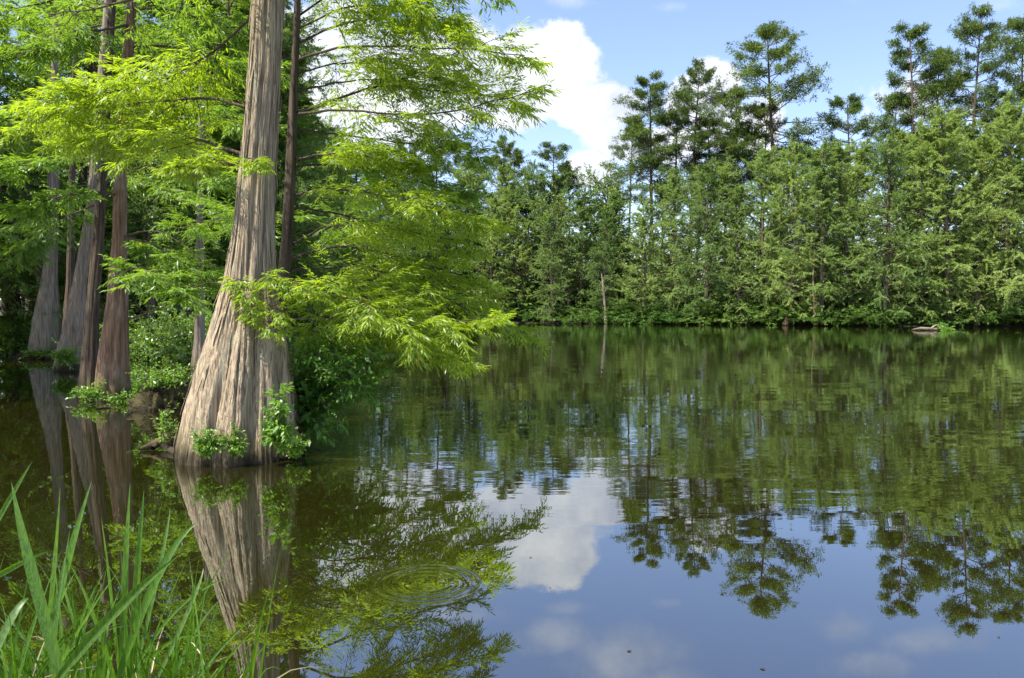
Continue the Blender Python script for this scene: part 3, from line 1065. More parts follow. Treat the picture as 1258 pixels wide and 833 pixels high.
# --- the slender dark cypress behind it
DS = 10.6
b = P(345, 530, DS)
sl = thing('cypress_tree', 'slender dark cypress leaning just right behind the big pale trunk, long sprays over the water', 'tree', (b[0], b[1], 0))
rows = [(-500, 376, 379), (-250, 370, 376), (-60, 363, 371), (0, 361, 370), (100, 356, 367), (200, 350, 365), (290, 345, 361), (350, 339, 357), (420, 333, 356), (480, 328, 357), (540, 322, 360), (590, 320, 362)]
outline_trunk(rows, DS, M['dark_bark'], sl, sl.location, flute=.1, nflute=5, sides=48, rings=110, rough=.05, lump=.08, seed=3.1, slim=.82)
DK, BR, DP = M['dark_bark'], M['near_leaf'], M['near_leaf_deep']
S1 = dict(twigs=24, shoots=9, leafn=11, leaf=(.118, .022), tl=.30, droop=.2)
for pts, r0, ml in [
    ([(367, 52, 10.6), (400, 35, 10.7), (450, 22, 10.8), (520, 28, 10.9), (575, 45, 11.0)], .028, BR),
    ([(367, 73, 10.6), (410, 58, 10.2), (460, 56, 9.9), (540, 58, 9.8), (645, 68, 9.8)], .030, BR),
    ([(366, 138, 10.6), (410, 124, 10.8), (465, 103, 11.0), (540, 112, 11.2), (640, 122, 11.4)], .036, BR),
    ([(366, 140, 10.6), (430, 134, 10.3), (490, 142, 10.1), (560, 138, 10.0), (652, 112, 10.0)], .03, BR),
    ([(366, 90, 10.6), (420, 75, 11.2), (480, 78, 11.8), (570, 88, 12.2)], .022, BR),
    ([(362, 196, 10.6), (410, 188, 10.6), (450, 192, 10.6), (520, 205, 10.7)], .026, BR),
    ([(362, 240, 10.6), (410, 230, 10.3), (460, 238, 10.1), (530, 250, 10.0), (600, 272, 10.0)], .03, BR),
    ([(362, 205, 10.6), (420, 200, 11.1), (490, 215, 11.5), (575, 240, 11.8)], .028, DP),
    ([(358, 318, 10.6), (390, 305, 10.6), (440, 302, 10.7), (500, 318, 10.9), (590, 345, 11.2)], .034, BR),
    ([(352, 350, 10.6), (400, 338, 10.3), (460, 345, 10.2), (540, 365, 10.4), (650, 412, 10.8)], .034, BR),
    ([(350, 365, 10.5), (400, 358, 9.8), (450, 365, 9.5), (520, 385, 9.4), (600, 400, 9.5)], .028, BR),
    ([(350, 360, 10.4), (370, 352, 9.6), (410, 360, 9.1), (460, 380, 8.9), (520, 415, 8.9)], .024, BR),
    ([(350, 385, 10.6), (400, 385, 10.9), (470, 400, 11.2), (560, 425, 11.4)], .026, BR),
    ([(352, 270, 10.6), (330, 262, 11.4), (290, 262, 12.0), (220, 280, 12.4)], .026, DP),
    ([(367, 35, 10.6), (420, 8, 10.4), (480, 6, 10.2), (560, 25, 10.1)], .022, BR),
    ([(366, 112, 10.6), (420, 100, 10.9), (490, 96, 11.1), (570, 100, 11.2)], .02, BR),
    ([(366, 20, 10.6), (420, -20, 10.9), (480, -30, 11.2), (560, -10, 11.5)], .026, BR),
    ([(350, 392, 10.4), (400, 392, 9.9), (460, 405, 9.6), (530, 430, 9.6), (575, 445, 9.7)], .022, BR),
    ([(356, 335, 10.6), (420, 325, 10.9), (500, 340, 11.2), (600, 372, 11.5)], .026, BR),
    ([(350, 400, 10.5), (380, 405, 10.2), (420, 425, 10.0), (455, 450, 9.9)], .02, DP),
    ([(360, 255, 10.6), (420, 262, 11.0), (500, 285, 11.3), (585, 300, 11.5)], .026, BR),
    ([(364, 160, 10.6), (420, 165, 11.0), (500, 175, 11.4), (590, 190, 11.6)], .024, DP),
    ([(360, 300, 10.7), (400, 275, 11.4), (450, 270, 12.2), (520, 285, 13.0)], .026, DP),
]:
    add_limb(sl, pts, r0 * .66, DK, ml, **S1)
for q in ([(368, -60, 10.6), (430, -90, 10.3), (520, -70, 10.0)], [(369, -120, 10.6), (320, -140, 11.2), (250, -130, 11.8)], [(371, -200, 10.6), (440, -230, 10.9), (510, -220, 11.2)],
          [(372, -300, 10.6), (340, -320, 10.2), (290, -310, 9.9)]):
    add_limb(sl, q, .025, DK, DP, twigs=12, shoots=7, leafn=8, leaf=(.13, .03))

# --- trees in the swamp on the left
def swamp_tree(D, rows, mat, label, limbs, lmat, name='cypress_tree', rough=.085, flute=.12, **kw):
    b_ = P((rows[-1][1] + rows[-1][2]) / 2, rows[-1][0], D)
    t_ = thing(name, label, 'tree', (b_[0], b_[1], 0))
    rows = rows + [(rows[-1][0] + 25, rows[-1][1] - 2, rows[-1][2] + 2)]
    outline_trunk(rows, D, mat, t_, t_.location, flute=flute, nflute=7, sides=64, rings=130, rough=rough, lump=.06, seed=D, slim=.88)
    for pts in limbs:
        add_limb(t_, pts, .03, M['dark_bark'], lmat, **kw)
    return t_


SK = dict(twigs=20, shoots=7, leafn=9, leaf=(.16, .04), tl=.3, droop=.2)
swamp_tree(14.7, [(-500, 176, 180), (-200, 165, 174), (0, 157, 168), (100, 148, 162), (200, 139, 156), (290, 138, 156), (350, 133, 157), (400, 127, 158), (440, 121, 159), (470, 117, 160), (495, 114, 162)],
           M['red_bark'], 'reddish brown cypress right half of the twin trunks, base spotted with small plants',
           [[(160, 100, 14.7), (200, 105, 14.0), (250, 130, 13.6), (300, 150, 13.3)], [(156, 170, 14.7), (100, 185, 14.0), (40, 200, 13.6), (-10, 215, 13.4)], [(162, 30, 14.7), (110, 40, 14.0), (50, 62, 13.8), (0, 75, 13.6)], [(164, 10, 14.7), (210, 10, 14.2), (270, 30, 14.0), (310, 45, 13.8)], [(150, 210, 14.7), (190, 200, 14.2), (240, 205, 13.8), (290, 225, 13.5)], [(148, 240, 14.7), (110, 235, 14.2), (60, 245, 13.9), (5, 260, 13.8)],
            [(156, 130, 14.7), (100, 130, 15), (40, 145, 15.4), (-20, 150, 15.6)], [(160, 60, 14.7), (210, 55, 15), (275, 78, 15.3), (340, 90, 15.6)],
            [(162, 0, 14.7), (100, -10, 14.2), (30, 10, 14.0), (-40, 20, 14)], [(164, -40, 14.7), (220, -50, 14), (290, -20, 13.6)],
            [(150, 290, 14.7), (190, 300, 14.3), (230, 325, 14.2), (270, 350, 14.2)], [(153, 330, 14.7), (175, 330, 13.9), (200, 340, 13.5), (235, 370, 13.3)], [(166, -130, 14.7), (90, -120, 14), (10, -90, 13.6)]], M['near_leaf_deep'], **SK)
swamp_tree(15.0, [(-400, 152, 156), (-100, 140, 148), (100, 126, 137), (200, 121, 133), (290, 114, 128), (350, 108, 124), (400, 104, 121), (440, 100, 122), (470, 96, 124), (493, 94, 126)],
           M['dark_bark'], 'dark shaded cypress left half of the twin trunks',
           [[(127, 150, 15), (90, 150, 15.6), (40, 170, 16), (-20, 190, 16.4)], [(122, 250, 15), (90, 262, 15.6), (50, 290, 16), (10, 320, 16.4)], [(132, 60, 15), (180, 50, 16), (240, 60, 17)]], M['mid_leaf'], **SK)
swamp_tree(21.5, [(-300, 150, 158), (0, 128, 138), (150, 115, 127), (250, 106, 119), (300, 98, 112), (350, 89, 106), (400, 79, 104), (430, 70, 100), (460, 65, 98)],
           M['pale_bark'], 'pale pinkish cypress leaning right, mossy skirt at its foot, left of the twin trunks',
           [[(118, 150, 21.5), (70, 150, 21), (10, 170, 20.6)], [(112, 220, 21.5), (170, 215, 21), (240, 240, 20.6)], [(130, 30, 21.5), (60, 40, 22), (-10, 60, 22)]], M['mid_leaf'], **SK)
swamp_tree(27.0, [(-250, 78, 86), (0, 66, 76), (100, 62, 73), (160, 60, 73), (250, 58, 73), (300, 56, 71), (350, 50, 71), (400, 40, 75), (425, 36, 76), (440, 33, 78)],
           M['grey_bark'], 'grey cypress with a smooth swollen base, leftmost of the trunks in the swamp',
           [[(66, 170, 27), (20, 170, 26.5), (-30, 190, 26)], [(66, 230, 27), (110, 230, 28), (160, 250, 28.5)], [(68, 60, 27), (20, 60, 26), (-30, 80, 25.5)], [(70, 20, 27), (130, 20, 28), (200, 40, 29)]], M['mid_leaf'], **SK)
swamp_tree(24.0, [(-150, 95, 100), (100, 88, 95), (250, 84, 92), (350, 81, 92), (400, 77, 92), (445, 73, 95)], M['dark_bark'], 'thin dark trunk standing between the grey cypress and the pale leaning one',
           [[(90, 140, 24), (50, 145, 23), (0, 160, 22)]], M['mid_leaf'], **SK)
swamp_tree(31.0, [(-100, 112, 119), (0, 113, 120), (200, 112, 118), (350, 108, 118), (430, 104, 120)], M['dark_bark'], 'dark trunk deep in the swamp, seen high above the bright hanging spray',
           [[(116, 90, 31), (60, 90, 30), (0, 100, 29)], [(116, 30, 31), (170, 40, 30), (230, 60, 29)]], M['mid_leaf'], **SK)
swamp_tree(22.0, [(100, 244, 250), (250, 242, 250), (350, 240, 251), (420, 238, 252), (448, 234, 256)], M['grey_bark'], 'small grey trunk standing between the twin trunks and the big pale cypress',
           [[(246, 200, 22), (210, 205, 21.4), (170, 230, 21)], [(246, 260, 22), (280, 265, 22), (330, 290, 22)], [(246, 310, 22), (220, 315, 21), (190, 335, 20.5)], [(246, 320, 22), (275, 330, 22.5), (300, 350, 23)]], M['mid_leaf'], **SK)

# woods behind them: prototypes with smaller leaves
def wood_cypress(H, spread, n, t_low):
    t_ = thing('cypress_tree', 'x', 'tree')
    gw_, gl_ = Geo(), Geo()
    tr = grow([(0, 0, -.5)], [(R.normal(0, .04), R.normal(0, .04), 1)], H + .5, 14, .08)
    tr[:, 0] = (0, 0, -.5)
    rr = .19 * (1 - np.linspace(0, 1, 14)) ** .7 + .02
    rr[0] += .3
    rr[1] += .05
    tube(gw_, tr, rr[None], 10)
    f = np.sort(R.uniform(t_low, .98, n))
    S, _ = sample(tr, np.zeros(n, int), f)
    a = np.arange(n) * 2.4 + R.normal(0, .5, n)
    fr_ = np.clip((f - t_low) / (1 - t_low), 0, 1)
    el = .0 + .55 * fr_ ** 1.5 + R.normal(0, .12, n)
    D = np.stack([np.cos(a) * np.cos(el), np.sin(a) * np.cos(el), np.sin(el)], -1)
    L = spread * (1.05 - fr_) ** .55 * R.uniform(.5, 1.2, n) + .4
    lim = grow(S, D, L, 7, .25, .25)
    cypress_limbs(gw_, gl_, lim, L, .035, twigs=11, shoots=5, leafn=8, leaf=(.22, .06), tl=.36, droop=.22, t0=.15)
    gw_.build('trunk', M['dark_bark'], t_)
    gl_.build('crown', M['mid_leaf'], t_)
    return t_


WC = [proto(lambda: wood_cypress(15, 3.6, 60, .10)), proto(lambda: wood_cypress(13, 3.2, 54, .06)), proto(lambda: wood_cypress(16, 4.0, 62, .14))]
WOODS = [(-24, 31), (-21, 33.5), (-17.5, 31), (-14.5, 33), (-12.3, 30.5), (-19.5, 39), (-15.5, 39.5), (-12.2, 40), (-25, 41), (-22, 46), (-17.5, 47), (-14.8, 52), (-20, 56), (-25, 54), (-17.5, 62), (-22, 66), (-19, 74),
         (-18, 84), (-23, 80), (-28, 62), (-30, 47), (-32, 36), (-28, 74), (-24, 90), (-16, 92), (-10, 100), (-14, 104), (-5, 102), (-20, 25), (-25, 25), (-13, 100), (-17, 98), (-9, 106), (-2, 104), (-20, 95), (-26, 100), (-15, 110), (-21, 112), (-16.5, 36), (-13, 36), (-21, 37), (-16, 44), (-27, 36), (-29, 32), (-24, 28), (-14, 60), (-17, 53)]
for i, (x, y) in enumerate(WOODS):
    place(WC[i % 3], (x + R.uniform(-.6, .6), y + R.uniform(-.6, .6), max(gz(x, y), -.3)), R.uniform(0, 6.28), R.uniform(.85, 1.2),
          'cypress in the dense green woods behind the swamp trunks', 'woods behind the swamp trunks')
for x, y in [(-29.6, 44), (-31.5, 48), (-28, 41), (-34, 53), (-36, 58)]:
    place(OK[0], (x, y, gz(x, y)), R.uniform(0, 6.28), .75, 'broadleaf tree closing the woods at the far left edge', 'broadleaf trees at the far left edge')
for i in range(30):
    x, y = R.uniform(-36, -13), R.uniform(28, 64)
    if lake_sd(np.array([x]), np.array([y]))[0] < .3:
        continue
    place(OK[i % 2], (x, y, gz(x, y)), R.uniform(0, 6.28), R.uniform(.35, .6), 'low leafy tree in the undergrowth behind the swamp trunks', 'undergrowth behind the swamp trunks')
for i, (x, y) in enumerate([(-12.2, 37.5), (-13.8, 42), (-15.2, 48), (-16.2, 54), (-17.4, 61), (-18.4, 68), (-18.2, 76), (-17, 84), (-15.6, 91), (-11, 99), (-20, 64), (-19, 57), (-17, 46), (-20.5, 72), (-20, 82), (-14, 102)]):
    place(FC[i % 4], (x + R.uniform(-.4, .4), y, max(gz(x, y), -.3)), R.uniform(0, 6.28), R.uniform(.7, 1.0),
          'cypress lining the cove of the left bank, behind the slender cypress foliage', 'cypresses along the cove of the left bank')
for i, (x, y) in enumerate([(-14.5, 14.5), (-17.5, 19)]):  # out-of-frame trees added so their canopy dapples the swamp with shade
    place(WC[i % 3], (x, y, -.3), R.uniform(0, 6.28), 1.0, 'unseen cypress added beyond the left edge to shade the swamp', 'shade cypresses added beyond the left edge')
for i, (px, y) in enumerate([(392, 40), (405, 60), (430, 80), (380, 52)]):
    q = P(px, 385, y)
    place(BU[i % 2], (q[0] - 2.5, y, .1), R.uniform(0, 6.28), 1.3, 'bush along the cove of the left bank', 'bushes along the cove of the left bank')
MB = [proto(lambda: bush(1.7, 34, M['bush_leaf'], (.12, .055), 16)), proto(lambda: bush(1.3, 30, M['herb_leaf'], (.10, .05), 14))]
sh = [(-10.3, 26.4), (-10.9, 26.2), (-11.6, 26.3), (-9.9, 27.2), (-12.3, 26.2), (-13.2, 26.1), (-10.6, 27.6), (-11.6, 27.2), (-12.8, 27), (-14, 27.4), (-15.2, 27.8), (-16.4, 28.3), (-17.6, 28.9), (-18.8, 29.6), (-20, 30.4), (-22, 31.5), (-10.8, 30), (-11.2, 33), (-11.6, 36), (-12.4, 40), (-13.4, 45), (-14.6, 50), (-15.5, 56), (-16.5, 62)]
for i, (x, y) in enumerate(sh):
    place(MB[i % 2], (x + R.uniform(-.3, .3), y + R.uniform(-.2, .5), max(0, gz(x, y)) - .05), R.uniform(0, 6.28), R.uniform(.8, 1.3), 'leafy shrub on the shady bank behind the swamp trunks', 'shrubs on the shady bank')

# ------------------------------------------------------------------ plants around the big trunk
def leafy_plant(name, label, cat, base, stems, mat, lf, per, twigs=6, stem_r=.006, droop=.25, mid=.45, sub=.35, tilt=.6, wood='dark_bark', tt0=.2):
    t_ = thing(name, label, cat, base)
    gw_, gl_ = Geo(), Geo()
    for pts in stems:
        lim, L = limb_from(pts, 9)
        tube(gw_, lim, taper(1, 9, stem_r, .002), 5)
        if twigs:
            S, D, t2, b2 = kids(lim, twigs, tt0, 1, .8, .8)
            tw = grow(S, D, L * sub * R.uniform(.5, 1.2, len(t2)), 5, .4, droop)
            tube(gw_, tw, taper(len(tw), 5, stem_r * .5, .0015), 3)
            leafy(gl_, tw, per, lf[0], lf[1], .9, .9, droop=droop, tilt=tilt, mid=mid)
        leafy(gl_, lim[:, 3:], per, lf[0], lf[1], .9, .9, droop=droop, tilt=tilt, mid=mid)
    gw_.build('stems', M[wood], t_, t_.location)
    gl_.build('foliage', mat, t_, t_.location)
    return t_


b = P(365, 545, 9.5)
stems = []
for k in range(46):
    tx, ty = R.uniform(348, 466), R.uniform(418, 535)
    if tx > 420 and ty > 490:
        ty -= 50
    stems.append([(355 + R.uniform(-8, 14), 545, 9.5 + R.uniform(-.2, .2)), ((358 + tx) / 2, (530 + ty) / 2 - 22, 9.4 + R.uniform(-.3, .3)), (tx, ty, 9.4 + R.uniform(-.5, .6))])
leafy_plant('shrub', 'dark green leafy shrub overhanging the water right behind the big pale trunk', 'shrub', (b[0], b[1], 0), stems, M['shrub_leaf'], (.12, .046), 9, 8, .008, .35, sub=.3)
yv = 8.34
b = P(340, 560, yv)
stems = [[(345 + R.uniform(-10, 10), 562, yv), (343 + R.uniform(-12, 12), 535, yv - .03), (tx, ty, yv - .05)] for _k in range(2) for tx, ty in [(336, 480), (345, 487), (352, 500), (330, 505), (340, 520), (356, 520), (326, 530), (348, 478)]]
leafy_plant('vine', 'leafy green vine climbing the right side of the big trunk foot', 'plant', (b[0], b[1], 0), stems, M['herb_leaf'], (.105, .045), 9, 3, .004, .4, sub=.25)
for (px, py, tops, lab) in [(255, 563, [(242, 535), (255, 528), (265, 538), (272, 545), (247, 548), (260, 545)], 'small bright fern clump low on the left front of the big trunk foot'),
                            (287, 562, [(278, 538), (290, 532), (298, 545), (284, 550), (294, 552)], 'small dark-stemmed herb low on the middle front of the big trunk foot'),
                            (360, 565, [(352, 545), (362, 538), (370, 545), (366, 555)], 'tiny yellow green sprig at the right edge of the big trunk foot')]:
    yv = 8.38 if px < 340 else 8.7
    b = P(px, py, yv)
    stems = [[(px + R.uniform(-6, 6), py, yv), ((px + tx) / 2, (py + ty) / 2 - 4, yv - .06), (tx, ty, yv - .1)] for tx, ty in tops for _ in range(4)]
    leafy_plant('herb_clump', lab, 'plant', (b[0], b[1], b[2]), stems, M['herb_leaf'], (.055, .02), 8, 5, .003, .2, sub=.4)
b = P(214, 555, 9.2)
stems = [[(205 + R.uniform(-8, 16), 553, 9.2), (204 + R.uniform(-10, 20), 530, 9.15), (R.uniform(196, 232), R.uniform(506, 530), 9.1)] for _ in range(8)]
leafy_plant('herb_clump', 'bright leafy sprig left of the big trunk foot above the driftwood', 'plant', (b[0], b[1], 0), stems, M['herb_leaf'], (.07, .026), 6, 4, .004, .2)

# driftwood by the trunk foot
b = G(200, 552)
t = thing('driftwood', 'broken dark driftwood lying in the water left of the big trunk foot', 'driftwood', b)
g = Geo()
for pts, r_ in [([(172, 553, .02), (190, 548, .06), (205, 545, .12), (226, 552, .05)], (.02, .05, .07, .05)), ([(188, 552, .03), (205, 540, .12), (216, 536, .16)], (.03, .05, .03)), ([(200, 548, .06), (214, 556, .02), (228, 560, .0)], (.04, .04, .03))]:
    q = []
    for px, py, z in pts:
        gg = G(px, py + z * 60)
        q.append((gg[0], gg[1], z))
    tube(g, np.array(q)[None], np.array([r_]), 9)
g.build('wood', M['deadwood'], t, b)
b = G(196, 533)
g = Geo()
q = [G(x_, y_) + np.array([0, 0, z]) for x_, y_, z in [(182, 536, .0), (192, 535, .03), (200, 533, .03), (207, 532, .05)]]
tube(g, np.array(q)[None], np.array([[.008, .013, .012, .006]]), 6)
tag(g.build('floating_stick', M['stick'], None, b), 'thin pale stick in the water above the dark driftwood', 'stick')
b = G(128, 502)
g = Geo()
q = [G(x_, y_) + np.array([0, 0, .015]) for x_, y_ in [(118, 503), (125, 502), (132, 501.5), (139, 501)]]
tube(g, np.array(q)[None], np.array([[.012, .02, .02, .01]]), 6)
tag(g.build('floating_stick', M['stick'], None, b), 'short pale stick afloat at the foot of the twin trunks', 'stick')

# root mound with plants, and plants at the feet of the swamp trunks
def mound(D, px0, px1, pyt, pyb, label):
    a, c_ = P(px0, pyb, D), P(px1, pyb, D)
    top = P(px0, pyt, D)[2]
    cx, rx, b_ = (a[0] + c_[0]) / 2, (c_[0] - a[0]) / 2, np.array([(a[0] + c_[0]) / 2, D, 0])
    nu, nv = 90, 40
    V = np.zeros((nv, nu, 3))
    for i in range(nv):
        for j in range(nu):
            ph, th = i / (nv - 1) * math.pi * .62, j / nu * 2 * math.pi
            d_ = Vector((math.cos(th) * math.sin(ph), math.sin(th) * math.sin(ph), math.cos(ph)))
            k = 1 + .4 * mnoise.fractal(d_ * 2.6 + Vector((px0, 0, 0)), .7, 2, 5) + .22 * (.5 - abs(mnoise.noise(d_ * 6 + Vector((3, px0, 0)))) * 2)
            V[i, j] = (cx + d_.x * rx * k, D + d_.y * rx * .7 * k, -.15 + (top + .15) * (d_.z * k if d_.z > 0 else d_.z * .6))
    g_ = Geo()
    idx = np.arange(nv * nu).reshape(nv, nu)
    g_.add(V, np.stack([idx[1:], np.roll(idx[1:], -1, 1), np.roll(idx[:-1], -1, 1), idx[:-1]], -1))
    return tag(g_.build('root_mound', M['root'], None, b_), label, 'root mound')


mound(13.2, 168, 240, 468, 506, 'dark root mound topped with herbs between the twin trunks and the big cypress')
mound(26.6, 22, 84, 432, 448, 'low black root mound at the foot of the grey cypress')
for D, px, py, n, spread_, rise, lab in [
    (13.0, 205, 478, 30, 36, 26, 'bright herbs growing on the dark root mound'),
    (14.2, 108, 497, 14, 18, 26, 'pale green herbs at the left foot of the twin trunks'),
    (14.25, 150, 497, 9, 16, 14, 'sparse herbs at the right front foot of the twin trunks'),
    (14.3, 172, 492, 8, 9, 26, 'upright sprig right beside the reddish trunk foot'),
    (21.0, 82, 452, 16, 16, 24, 'mossy yellow green herbs on the foot of the pale leaning cypress'),
    (26.3, 52, 440, 8, 22, 10, 'dark small plants at the foot of the grey cypress')]:
    b = P(px, py, D)
    stems = [[(px + R.uniform(-.5, .5) * spread_ * 1.4, py + R.uniform(-2, 4), D + R.uniform(-.15, .2)), (px + R.uniform(-.7, .7) * spread_, py - rise * .5, D - .05), (px + R.uniform(-1, 1) * spread_, py - rise * R.uniform(.3, 1), D - .1)] for _ in range(n)]
    leafy_plant('herb_clump', lab, 'plant', b, stems, M['herb_leaf'], (.075 * D / 13, .032 * D / 13), 8, 4, .004, .2)

# dead twigs hanging between the twin trunks and the big cypress
for i, pts in enumerate([[(158, 288, 14.6), (185, 282, 14.0), (215, 292, 13.6), (238, 310, 13.4), (250, 325, 13.4)], [(156, 345, 14.6), (190, 348, 13.9), (225, 358, 13.6), (262, 345, 13.4)],
                         [(158, 392, 14.6), (172, 388, 14.0), (190, 380, 13.5), (205, 372, 13.3)]]):
    lim, L = limb_from(pts, 12)
    S, D, tt, bi = kids(lim, 7, .3, 1, .7, 1.2)
    tw = grow(S, D, L * .25 * R.uniform(.4, 1.2, 7), 6, .5, .1)
    t = thing('dead_branch', ['bare pale dead branch reaching right from the reddish trunk, uppermost', 'bare dead branch right of the reddish trunk, middle one', 'short dark branch stub low on the reddish trunk'][i], 'branch', lim[0, 0])
    g = Geo()
    tube(g, lim, taper(1, 12, .022, .006), 6)
    g.build('limb', M['stick'] if i < 2 else M['dark_bark'], t, t.location)
    g = Geo()
    tube(g, tw, taper(7, 6, .009, .003), 4)
    g.build('twigs', M['stick'] if i < 2 else M['dark_bark'], t, t.location)

# ------------------------------------------------------------------ tall grass on the near bank
def blade(g_, pts, w, segs=14, twist=0.0, keel=.22):
    q = np.array(pts, float)
    ts = np.linspace(0, 1, segs)
    if len(q) == 3:
        c_ = (1 - ts)[:, None] ** 2 * q[0] + 2 * ((1 - ts) * ts)[:, None] * (2 * q[1] - (q[0] + q[2]) / 2) + (ts ** 2)[:, None] * q[2]
    else:
        c_ = np.stack([np.interp(ts, np.linspace(0, 1, len(q)), q[:, k]) for k in range(3)], -1)
    tan = nrm(np.gradient(c_, axis=0))
    ph = R.uniform(-.5, .5) if twist is None else twist
    view = np.array([math.sin(ph), -math.cos(ph), .15])
    s = nrm(np.cross(tan, view))
    nn = np.cross(s, tan)
    wd = w * np.minimum(1, (1 - ts) * 2.2 + .0) ** .8 * (.55 + .45 * np.minimum(1, ts * 5))
    wd = np.maximum(wd, w * .015)[:, None]
    V = np.stack([c_ - s * wd / 2 + nn * keel * wd, c_, c_ + s * wd / 2 + nn * keel * wd], 1)
    idx = np.arange(segs * 3).reshape(segs, 3)
    g_.add(V, np.stack([idx[:-1, :-1], idx[:-1, 1:], idx[1:, 1:], idx[1:, :-1]], -1))


def clump(label, base_px, D, count, hi, xr, blades_, seedlean=0):
    b_ = P(base_px, 833, D)
    b_[2] = gz(b_[0], b_[1])
    t_ = thing('grass_clump', label, 'grass clump', b_, 'tall grass clumps on the near bank')
    for bi_, (pts, w_, tw_) in enumerate(blades_):
        g_ = Geo()
        blade(g_, pts, w_ * .82, 18, tw_)
        g_.build('blade', M['reed_pale' if bi_ % 4 == 3 else 'reed'], t_, t_.location)
    g_ = Geo()
    for _ in range(count):
        r0 = R.uniform(-.5, .5, 2) * np.array([xr, .5])
        x0, y0 = b_[0] + r0[0], b_[1] + r0[1]
        p0 = np.array([x0, y0, gz(x0, y0) - .03])
        hgt, lean = hi * R.uniform(.35, 1.0), R.uniform(0, 6.28)
        rad_ = hgt * R.uniform(.05, .55)
        dv = np.array([math.cos(lean) + seedlean, math.sin(lean) * .6, 0]) * rad_
        p2 = p0 + dv + np.array([0, 0, hgt * R.uniform(.55, 1)])
        p1 = p0 + dv * .40 + np.array([0, 0, hgt * .52])
        blade(g_, [p0, p1, p2], R.uniform(.006, .016), 10, None)
    g_.build('foliage', M['reed'], t_, t_.location)
    g_ = Geo()
    for _ in range(count // 4):
        r0 = R.uniform(-.5, .5, 2) * np.array([xr, .5])
        p0 = np.array([b_[0] + r0[0], b_[1] + r0[1], 0])
        p0[2] = gz(p0[0], p0[1]) - .03
        hgt, lean = hi * R.uniform(.4, .9), R.uniform(0, 6.28)
        dv = np.array([math.cos(lean), math.sin(lean) * .6, 0]) * hgt * R.uniform(.3, .9)
        blade(g_, [p0, p0 + dv * .35 + np.array([0, 0, hgt * .5]), p0 + dv + np.array([0, 0, hgt * R.uniform(.4, .8)])], R.uniform(.004, .008), 9, None)
    g_.build('dry_blades', M['dry_grass'], t_, t_.location)
    return t_


def pb(pts, D, w, tw=0.0):
    d0 = D
    return ([P(p_[0], p_[1], d0 + .06 * i) for i, p_ in enumerate(pts)], w, tw)


clump('tall grass clump with the widest upright blade at the left, nearest the bank corner', 40, 2.25, 150, 1.0, .8,
      [pb([(88, 870), (42, 710), (14, 592)], 2.0, .036, .3), pb([(58, 800), (84, 690), (113, 590)], 2.3, .030), pb([(52, 850), (66, 720), (74, 598)], 2.5, .026, -.3),
       pb([(-25, 850), (15, 760), (38, 735)], 2.0, .026), pb([(-30, 690), (8, 620), (40, 566)], 2.4, .018, .5), pb([(-40, 730), (10, 700), (62, 676)], 2.2, .02, .8)])
clump('grass clump of upright blades in the middle, left of the longest leaning stalk', 150, 2.35, 150, .98, .8,
      [pb([(150, 860), (154, 720), (160, 592)], 2.4, .028), pb([(160, 850), (168, 710), (177, 601)], 2.5, .026, .5), pb([(150, 860), (138, 735), (124, 634)], 2.6, .02, -.4),
       pb([(160, 850), (196, 700), (209, 624)], 2.7, .018), pb([(150, 870), (118, 760), (84, 690)], 2.2, .022, -.5), pb([(120, 860), (90, 760), (70, 690)], 2.6, .014)])
clump('grass clump with broad blades leaning right across the water', 110, 2.1, 120, .95, .7,
      [pb([(70, 835), (145, 748), (220, 682)], 1.95, .032, .3), pb([(140, 850), (196, 705), (243, 642)], 2.2, .03), pb([(150, 860), (212, 755), (290, 707)], 2.3, .012), pb([(180, 860), (232, 750), (250, 698)], 2.3, .016)])
clump('thin low grass clump at the right end of the bank, one stalk tipping far right', 195, 2.3, 40, .55, .35,
      [pb([(225, 860), (268, 800), (314, 757)], 2.2, .013, .2), pb([(205, 870), (232, 790), (272, 735)], 2.4, .014), pb([(285, 870), (292, 840), (298, 818)], 2.3, .008)])
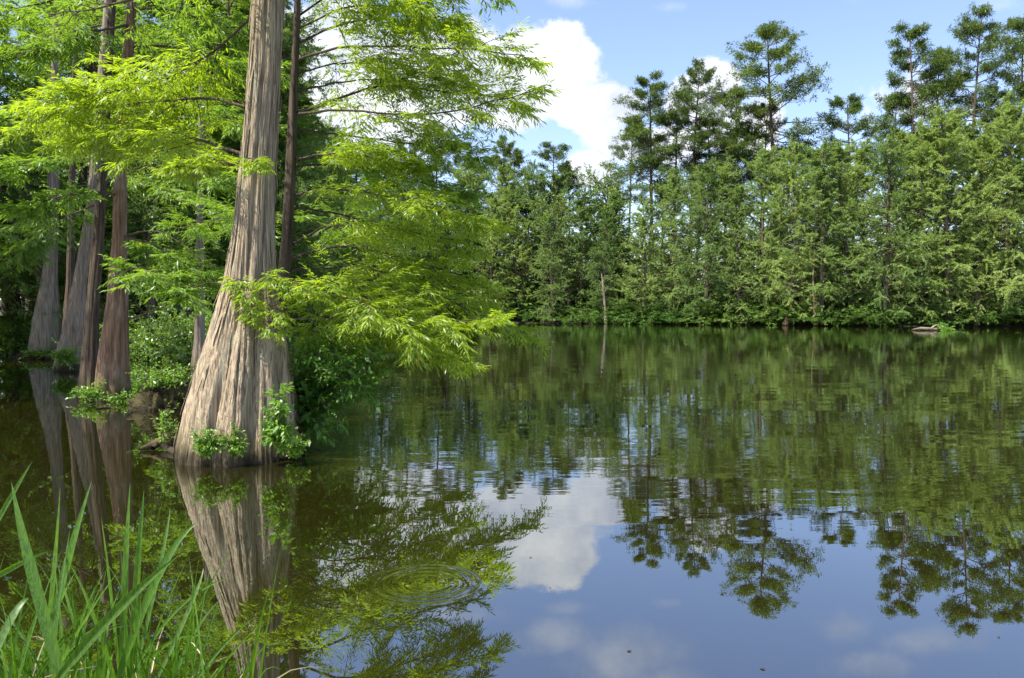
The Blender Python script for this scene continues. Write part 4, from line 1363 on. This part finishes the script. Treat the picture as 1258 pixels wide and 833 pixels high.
# short grass along the near bank
g = Geo()
for _ in range(900):
    x, y = R.uniform(-3.6, .3), R.uniform(1.7, 4.2)
    s_ = float(lake_sd(np.array([x]), np.array([y]))[0])
    if s_ < .02:
        continue
    p0 = np.array([x, y, gz(x, y) - .02])
    hgt, a = R.uniform(.06, .22), R.uniform(0, 6.28)
    dv = np.array([math.cos(a), math.sin(a), 0]) * hgt * R.uniform(.2, .8)
    blade(g, [p0, p0 + dv * .3 + np.array([0, 0, hgt * .6]), p0 + dv + np.array([0, 0, hgt])], R.uniform(.004, .009), 6, None)
o = g.build('grass', M['reed'])
o['kind'] = 'stuff'
tag(o, 'short grass covering the near bank below the tall blades', 'grass', kind='stuff')
g = Geo()
b = np.array([1.27, 2.0, gz(1.27, 2.0)])
blade(g, [b, b + np.array([0, .02, .2]), P(1228, 812, 2.05)], .008, 10)
tag(g.build('grass_stalk', M['reed'], None, b), 'single dark grass tip poking up at the bottom right corner', 'grass stalk')

# fallen leaves afloat
for px, py, s_, lab in [(652, 685, .03, 'small brown leaf afloat on the mirrored cloud'), (773, 800, .035, 'dark curled leaf afloat below the mirrored cloud'), (1227, 783, .025, 'tiny dark leaf afloat near the right edge'),
                        (937, 822, .035, 'pale leaf afloat near the bottom, right of centre'), (676, 722, .02, 'tiny leaf afloat at the tip of the mirrored cloud')]:
    b = G(px, py, .001)
    s_ *= .75
    g = Geo()
    a = R.uniform(-.5, .5)
    d_ = np.array([math.cos(a), math.sin(a), 0])
    s2 = np.array([-math.sin(a), math.cos(a), 0])
    V = []
    for k in range(7):
        t_ = k / 6
        wv = .3 * s_ * math.sin(math.pi * min(1, t_ * .95 + .03))
        for sg in (-1, 0, 1):
            V.append(b + d_ * s_ * (t_ - .5) + s2 * wv * sg + np.array([0, 0, .0015 * abs(sg) + .002 * t_]))
    idx = np.arange(21).reshape(7, 3)
    g.add(V, np.stack([idx[:-1, :-1], idx[:-1, 1:], idx[1:, 1:], idx[1:, :-1]], -1))
    tag(g.build('fallen_leaf', M['deadwood'], None, b), lab, 'leaf', 'leaves floating on the pond')

for o in PROTO:          # a prototype nobody placed is not part of the scene
    if o.get('_free'):
        for ch in list(o.children):
            bpy.data.objects.remove(ch)
        bpy.data.objects.remove(o)
print('objects', len(bpy.data.objects), 'unique quads', sum(len(m_.polygons) for m_ in bpy.data.meshes))
